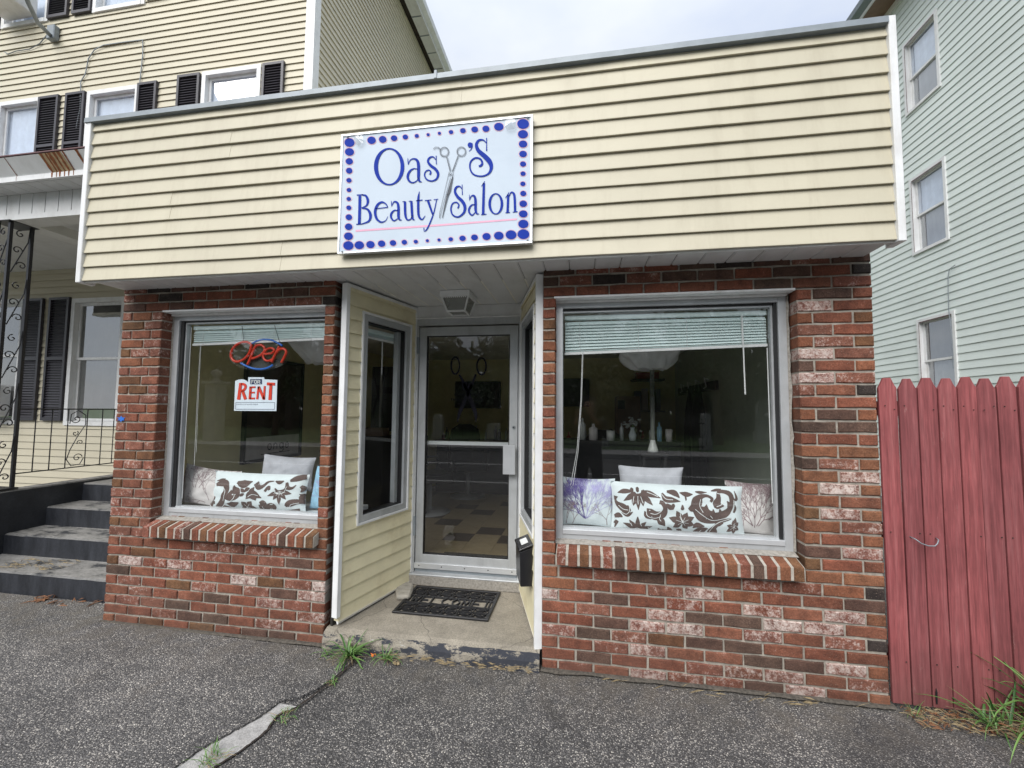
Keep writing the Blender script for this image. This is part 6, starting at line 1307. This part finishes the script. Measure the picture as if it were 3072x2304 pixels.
# ================================================================== WEEDS, LITTER
def weed(name, label, cx, cy, n, l0, l1, w, seed, cz=.01, spread=1.0, mats=('blade',), up=.9, extra=None):
    r = random.Random(seed); root = thing(name, label, 'plant', (cx, cy, cz)); b = MB()
    for i in range(n):
        a_ = r.uniform(0, 2 * math.pi); l = r.uniform(l0, l1); ww = w * r.uniform(.6, 1.2); el = r.uniform(.35, up) * math.pi / 2; bx, by = cx + r.uniform(-.02, .02) * spread, cy + r.uniform(-.02, .02) * spread
        k = 7; vs = []; x, y, z = bx, by, cz; e = el; curl = r.uniform(.10, .34); tw = r.uniform(-.1, .1)
        for j in range(k + 1):
            t = j / k; wd = ww * (1 - t) ** .6 * (.5 + min(1, t * 4) * .5) / 2
            nx, ny = -math.sin(a_), math.cos(a_)
            vs += [(x - nx * wd, y - ny * wd, z + wd * .3), (x, y, z - wd * .25), (x + nx * wd, y + ny * wd, z + wd * .3)]
            x += math.cos(a_) * math.cos(e) * l / k; y += math.sin(a_) * math.cos(e) * l / k; z = max(cz * .5 + .004, z + math.sin(e) * l / k); e -= curl; a_ += tw
        b.add(vs, [(3 * j + m, 3 * j + m + 1, 3 * j + m + 4, 3 * j + m + 3) for j in range(k) for m in range(2)])
    part('blades', b, M['blade'], root, smooth=True, kind='stuff')
    b = MB()
    for i in range(max(6, n // 2)):
        a_ = r.uniform(0, 2 * math.pi); l = r.uniform(l0 * .5, l1 * .8); e = r.uniform(.05, .7); bx, by = cx + r.uniform(-.025, .025) * spread, cy + r.uniform(-.02, .02) * spread
        b.tube([(bx, by, cz), (bx + math.cos(a_) * math.cos(e) * l * .5, by + math.sin(a_) * math.cos(e) * l * .5, cz + math.sin(e) * l * .5), (bx + math.cos(a_) * l * .9, by + math.sin(a_) * l * .9, max(cz * .6 + .004, cz + math.sin(e) * l * .45))], [.0016, .0012, .0006], 4)
    part('dead_stems', b, M['straw'], root, kind='stuff')
    if seed in (3, 4, 5, 8, 10, 11): return root
    b = MB(); vs = [(cx, cy, cz + .006)]; m_ = 18
    for i in range(m_): t_ = 2 * math.pi * i / m_; q_ = (.012 + .008 * spread) * r.uniform(.6, 1.5) * (1 + l1 * 2); vs.append((cx + q_ * math.cos(t_), cy + min(q_ * math.sin(t_) * .6, .05), max(.0125, cz + .002) if cz < .02 else cz + .001))
    b.add(vs, [(0, i + 1, (i + 1) % m_ + 1) for i in range(m_)]); part('soil', b, M['grit'], root); return root
weed('weed', 'large tuft of crabgrass growing at the left corner of the entry step', -1.165, -.105, 46, .10, .24, .014, 1)
weed('weed', 'smaller crabgrass tuft against the entry step, right of the large tuft', -.93, -.075, 26, .06, .14, .008, 2)
weed('weed', 'small green sprout in the pavement seam below the large tuft', -1.13, -.33, 14, .03, .07, .006, 3)
weed('weed', 'yellowing grass lying along the seam of the pale strip', -1.215, -.62, 26, .03, .08, .005, 4, spread=2.2)
weed('weed', 'dry grass tuft at the bottom end of the pale strip', -1.345, -.90, 34, .04, .09, .005, 5, spread=2)
weed('weed', 'long bladed grass clump against the red fence at the right edge', 2.46, -.10, 54, .30, .62, .020, 6, spread=4, up=.97)
weed('weed', 'low crabgrass clump spreading in front of the red fence', 2.24, -.09, 30, .16, .36, .012, 7, spread=3)
weed('weed', 'tiny grass tuft at the foot of the right brick corner', 1.90, -.05, 12, .05, .11, .004, 8)
weed('weed', 'grass tuft beside the lowest black step at the left edge', -4.72, .14, 26, .08, .2, .010, 9)
weed('weed', 'thin sprigs of grass at the joint of the bottom step and brick wall', -3.30, .17, 10, .03, .06, .005, 10)
weed('weed', 'low creeping crabgrass runner left of the entry step tuft', -1.30, -.12, 16, .05, .12, .009, 11, spread=2.5)
def litter(name, label, x0, x1, y0, y1, n, l, w, mat, seed, ang=None, z=.012):
    r = random.Random(seed); b = MB()
    for i in range(n):
        cx, cy, a_ = r.uniform(x0, x1), r.uniform(y0, y1), (r.uniform(0, 3.14) if ang is None else ang + r.uniform(-.5, .5)); ll = l * r.uniform(.4, 1.3); zz = z + r.uniform(.001, .02)
        dx, dy = math.cos(a_) * ll / 2, math.sin(a_) * ll / 2; nx, ny = -math.sin(a_) * w / 2, math.cos(a_) * w / 2
        b.add([(cx - dx - nx, cy - dy - ny, zz), (cx + dx, cy + dy, zz + r.uniform(-.006, .012)), (cx - dx + nx, cy - dy + ny, zz + .003), (cx, cy, zz + .007)], [(0, 1, 3), (3, 1, 2)])
    return tag(part(name, b, mat, None, kind='stuff'), label, 'litter')
litter('straw_litter', 'dry straw and leaf bits piled at the foot of the red fence', 1.86, 2.75, -.15, .0, 380, .06, .005, M['straw'], 1)
litter('leaf_litter', 'brown leaf bits mixed in the straw by the fence', 1.86, 2.8, -.15, .0, 300, .04, .013, M['leaf_brown'], 2)
litter('straw_litter', 'loose straw blown onto the lowest step', -4.6, -4.0, .28, .5, 60, .12, .005, M['straw'], 3, 2.9, .18)
litter('straw_litter', 'straw and grit along the front of the entry step', -1.0, -.05, -.075, -.035, 90, .05, .004, M['straw'], 4, .1)
litter('straw_litter', 'few stems of dry grass by the foot of the right brick wall', .3, 1.7, -.09, -.03, 22, .09, .003, M['straw'], 6, .2)
litter('leaf_litter', 'dead leaves at the foot of the left steps', -4.0, -3.45, .12, .22, 24, .07, .03, M['leaf_brown'], 5)
def leaf(x, y, z, s, mat, label, seed):
    r = random.Random(seed); b = MB(); n = 14; vs = [(x, y, z + .012)]
    for i in range(n): a_ = 2 * math.pi * i / n; rr = s * (1 if i % 2 else .55) * r.uniform(.8, 1.1); vs.append((x + rr * math.cos(a_), y + rr * math.sin(a_) * .7, z + r.uniform(0, .02)))
    b.add(vs, [(0, i + 1, (i + 1) % n + 1) for i in range(n)]); tag(part('fallen_leaf', b, mat, None), label, 'leaf')
leaf(-3.93, .17, .014, .07, M['leaf_brown'], 'reddish brown oak leaf lying in front of the bottom step', 1); leaf(-1.02, -.075, .02, .022, M['leaf_orange'], 'bright orange scrap of leaf among the crabgrass at the entry step', 2); leaf(-.86, -.10, .004, .03, M['straw'], 'yellowed flat leaf on the asphalt below the entry step', 3); leaf(2.33, -.12, .02, .035, M['straw'], 'curled tan leaf in the straw before the fence', 4)

# ================================================================== ACROSS THE STREET (seen in the panes)
def tree_mesh(seed, H=10, R=4.2):
    r = random.Random(seed); tb = MB(); tb.tube([(0, 0, 0), (.1, .05, H * .2), (-.05, .1, H * .42), (.1, 0, H * .7)], [.30, .24, .17, .06], 8)
    for i in range(7): a_ = r.uniform(0, 6.28); z = H * r.uniform(.25, .55); tb.tube([(0, 0, z), (math.cos(a_) * R * .35, math.sin(a_) * R * .35, z + H * .12), (math.cos(a_) * R * .7, math.sin(a_) * R * .7, z + H * .24)], [.10, .06, .02], 5)
    cb = MB(); cl = [(r.gauss(0, R * .45), r.gauss(0, R * .45), H * r.uniform(.3, .95), r.uniform(.7, 1.5)) for _ in range(34)]
    for _ in range(2600):
        c = r.choice(cl); d = Vector((r.gauss(0, 1), r.gauss(0, 1), r.gauss(0, .8))).normalized() * c[3] * r.uniform(.6, 1); p = Vector(c[:3]) + d; s = r.uniform(.12, .26)
        u = Vector((r.gauss(0, 1), r.gauss(0, 1), r.gauss(0, 1))).normalized(); v = u.orthogonal().normalized()
        cb.add([p - u * s, p + v * s * .6, p + u * s, p - v * s * .6], [(0, 1, 2, 3)])
    return tb.mesh('trunk', M['bark']), cb.mesh('crown', M['leaf'])
tms = [tree_mesh(1), tree_mesh(2, 11.5, 4.8)]
r = random.Random(9); k = 0
desc = ['broad', 'tall', 'leaning', 'dense', 'spreading', 'round', 'bushy', 'slender', 'ragged', 'old', 'young', 'heavy', 'low', 'thick', 'dark', 'open']
for row, (y, off) in enumerate(((-21, 0), (-27, 2.5))):
    for i in range(8):
        x = -24 + i * 6.2 + off + r.uniform(-1, 1); t = thing('street_tree', ('%s dark green tree in the %s row across the street, %s' % (['broad', 'tall'][(i + row) % 2], ['near', 'far'][row], ['at the west end', 'second from the west end', 'third from the west end', 'just west of the middle', 'just east of the middle', 'third from the east end', 'second from the east end', 'at the east end'][i])), 'tree', (x, y + r.uniform(-1, 1), -.15), 'trees in the cemetery across the street')
        a, c = tms[(i + row) % 2]; o = bpy.data.objects.new('trunk', a); COL.objects.link(o); o.parent = t; o = bpy.data.objects.new('crown', c); COL.objects.link(o); o.parent = t
        t.rotation_euler = (0, 0, r.uniform(0, 6)); s = r.uniform(.66, .84); t.scale = (s, s, s)
b = MB(); r = random.Random(31)
for _ in range(11000):
    p = Vector((r.uniform(-38, 38), -31 + r.gauss(0, .8), r.uniform(-.1, 7.8) * r.uniform(.5, 1))); s = r.uniform(.45, .8); u = Vector((r.gauss(0, 1), r.gauss(0, 1), r.gauss(0, 1))).normalized(); v = u.orthogonal().normalized(); b.add([p - u * s, p + v * s * .6, p + u * s, p - v * s * .6], [(0, 1, 2, 3)])
tag(part('far_treeline', b, M['leaf'], None, kind='stuff'), 'dense line of trees closing off the cemetery', 'trees')
fx = thing('iron_fence', 'black iron spear fence of the cemetery across the street', 'fence', (0, -14.5, 0))
for i in range(-70, 71):
    if abs(i * .16 - 6.5) < 1.6: continue
    b = MB(); b.box(i * .16 - .01, i * .16 + .01, -14.51, -14.49, 0, 1.22); b.add([(i * .16 - .02, -14.5, 1.22), (i * .16 + .02, -14.5, 1.22), (i * .16, -14.5, 1.34), (i * .16, -14.48, 1.22)], [(0, 1, 2), (0, 1, 3), (1, 2, 3), (0, 2, 3)]); part('spear_bar', b, M['black'], fx)
b = MB(); b.box(-12, 4.9, -14.52, -14.48, .15, .19); b.box(-12, 4.9, -14.52, -14.48, 1.05, 1.09); b.box(8.1, 12, -14.52, -14.48, 1.05, 1.09); part('rail', b, M['black'], fx)
for i, (x, h) in enumerate(((-18.9, 3.5), (-16.7, 2.6), (7.4, 1.35), (11.0, 1.35))):
    t = thing('gate_pillar', ['tall white gate pillar with urn finial reflected in the left window', 'white gate pillar with ball finial reflected in the left window', 'low white gate pillar left of the cemetery gap', 'low white gate pillar right of the cemetery gap'][i], 'pillar', (x, -14.4, 0)); w = .17 if i > 1 else .30
    b = MB(); b.box(x - w, x + w, -14.4 - w, -14.4 + w, 0, h); part('shaft', b, M['granite'], t, bevel=.02); b = MB(); b.box(x - w - .12, x + w + .12, -14.52 - w, -14.28 + w, h + .001, h + .14); part('cap', b, M['granite'], t, bevel=.03)
    b = MB(); b.lathe((x, -14.4, h + .14), [(0, 0), (.26, 0), (.10, .14), (.09, .2), (.18, .28), (.24, .40), (.18, .52), (0, .58)], 16); part('finial', b, M['granite'], t, smooth=True)
for i, (x, y, w, h, rd, nm) in enumerate(((10.2, -22.5, .9, 2.2, 1, 'domed granite monument'), (5.6, -17, .35, 1.7, 0, 'slim granite obelisk'), (-4.2, -17, .6, 1.0, 0, 'low square headstone'), (-7.5, -18, .5, 1.2, 1, 'round topped headstone'), (1.2, -18, .45, 1.1, 1, 'narrow round topped headstone'), (9.6, -19, .5, 1.1, 0, 'plain upright headstone'))):
    b = MB(); b.box(x - w * .6, x + w * .6, y - .3, y + .3, -.16, h * .2); b.prism([(x - w / 2, h * .2), (x + w / 2, h * .2), (x + w / 2, h * .8)] + [(x + w / 2 * math.cos(t), h * .8 + (h * .25 if rd else h * .05) * math.sin(t)) for t in np.linspace(.2, 2.9, 8)] + [(x - w / 2, h * .8)], y - .18, y + .18, 'y')
    tag(part('headstone', b, M['granite'], None, bevel=.01), nm + ' in the cemetery across the street', 'headstone')

# ---- the person taking the picture, standing behind the camera (seen only as a dark reflection)
def person():
    root = thing('person', 'person in black clothing holding a phone up with both hands, reflected in the window', 'person', (.30, -2.98, 0))
    V = []; E_ = []; Rk = []
    def v(p, r_): V.append(p); Rk.append(r_); return len(V) - 1
    X0, Y0 = .34, -3.0
    pel = v((X0, Y0, .92), .155); sp = v((X0, Y0 + .01, 1.10), .14); ch_ = v((X0, Y0 + .01, 1.28), .155); nk = v((X0, Y0 + .0, 1.44), .055); hd0 = v((X0, Y0 + .02, 1.52), .065); hd = v((X0, Y0 + .02, 1.60), .088); hd2 = v((X0, Y0 + .01, 1.67), .075)
    for a, c in ((pel, sp), (sp, ch_), (ch_, nk), (nk, hd0), (hd0, hd), (hd, hd2)): E_.append((a, c))
    for s in (-1, 1):
        sh = v((X0 + s * .17, Y0, 1.37), .062); el = v((X0 + s * .25, Y0 + .10, 1.16), .046); wr = v((X0 - .06 + s * .09, Y0 + .30, 1.45), .028); pm = v((X0 - .08 + s * .075, Y0 + .345, 1.50), .026)
        E_ += [(ch_, sh), (sh, el), (el, wr), (wr, pm)]
        for k in range(4): f1 = v((X0 - .09 + s * (.070 + .004 * k), Y0 + .375, 1.485 + k * .017), .0085); f2 = v((X0 - .09 + s * .045, Y0 + .385, 1.487 + k * .017), .0075); E_ += [(pm, f1), (f1, f2)]
        th = v((X0 - .09 + s * .055, Y0 + .335, 1.475), .010); E_.append((pm, th))
        hp = v((X0 + s * .095, Y0, .84), .095); kn = v((X0 + s * .11, Y0 + .01, .48), .065); an = v((X0 + s * .12, Y0 - .01, .09), .042); ft = v((X0 + s * .13, Y0 + .10, .045), .038); tt = v((X0 + s * .14, Y0 + .17, .035), .03)
        E_ += [(pel, hp), (hp, kn), (kn, an), (an, ft), (ft, tt)]
    me = bpy.data.meshes.new('body'); me.from_pydata(V, E_, [])
    o = bpy.data.objects.new('body', me); COL.objects.link(o); m = o.modifiers.new('Skin', 'SKIN')
    for i, rr in enumerate(Rk): me.skin_vertices[0].data[i].radius = (rr, rr)
    me.skin_vertices[0].data[0].use_root = True
    me.materials.append(M['coat']); me.materials.append(M['skin'])
    m.use_smooth_shade = True; s_ = o.modifiers.new('Sub', 'SUBSURF'); s_.levels = 1; s_.render_levels = 1
    dg = bpy.context.evaluated_depsgraph_get(); dg.update(); me2 = bpy.data.meshes.new_from_object(o.evaluated_get(dg)); o.modifiers.clear(); o.data = me2; me2.materials.clear(); me2.materials.append(M['coat']); me2.materials.append(M['skin'])
    for p_ in me2.polygons:
        c = p_.center; p_.material_index = 1 if (c.z > 1.47 and c.y < Y0 + .2) or (c.y > Y0 + .26) else 0; p_.use_smooth = True
    o.parent = root; o.location = -WL[root.name]
    b = MB(); n = 14; vs = []
    for j in range(9):
        t = j / 8
        for i in range(n): a_ = 2 * math.pi * i / n; rr = .098 * math.sin(.25 + 2.0 * (1 - t) ** .7) if t < .6 else .10 - .02 * (t - .6); vs.append((X0 + rr * 1.0 * math.cos(a_), Y0 - .012 + rr * .95 * math.sin(a_) - .015, 1.735 - .30 * t))
    b.add(vs, [(j * n + i, j * n + (i + 1) % n, (j + 1) * n + (i + 1) % n, (j + 1) * n + i) for j in range(8) for i in range(n) if not (j > 1 and 2 < i < 5)]); part('hair', b, M['hair'], root, smooth=True)
    b = MB()
    for s in (-1, 1): b.lathe((X0 + s * .033, Y0 + .105, 1.612), [(0, -.009), (.013, -.004), (.013, .004), (0, .009)], 8)
    part('eye', b, M['porcelain'], root); b = MB(); b.prism([(Y0 + .100, 1.60), (Y0 + .130, 1.575), (Y0 + .100, 1.565)], X0 - .012, X0 + .012, 'x'); part('nose', b, M['skin'], root, bevel=.003); b = MB(); b.box(X0 - .022, X0 + .022, Y0 + .098, Y0 + .106, 1.536, 1.546); part('mouth', b, M['maroon'], root)
    b = MB(); b.box(CX - .075, CX + .075, CY - .035, CY - .027, CZ - .075, CZ + .012); ph = part('phone', b, M['darkplastic'], None, bevel=.003); tag(ph, 'black phone held up by the reflected person', 'phone')
person()
print('bricks', bricks_made[0], 'objects', len(bpy.data.objects))
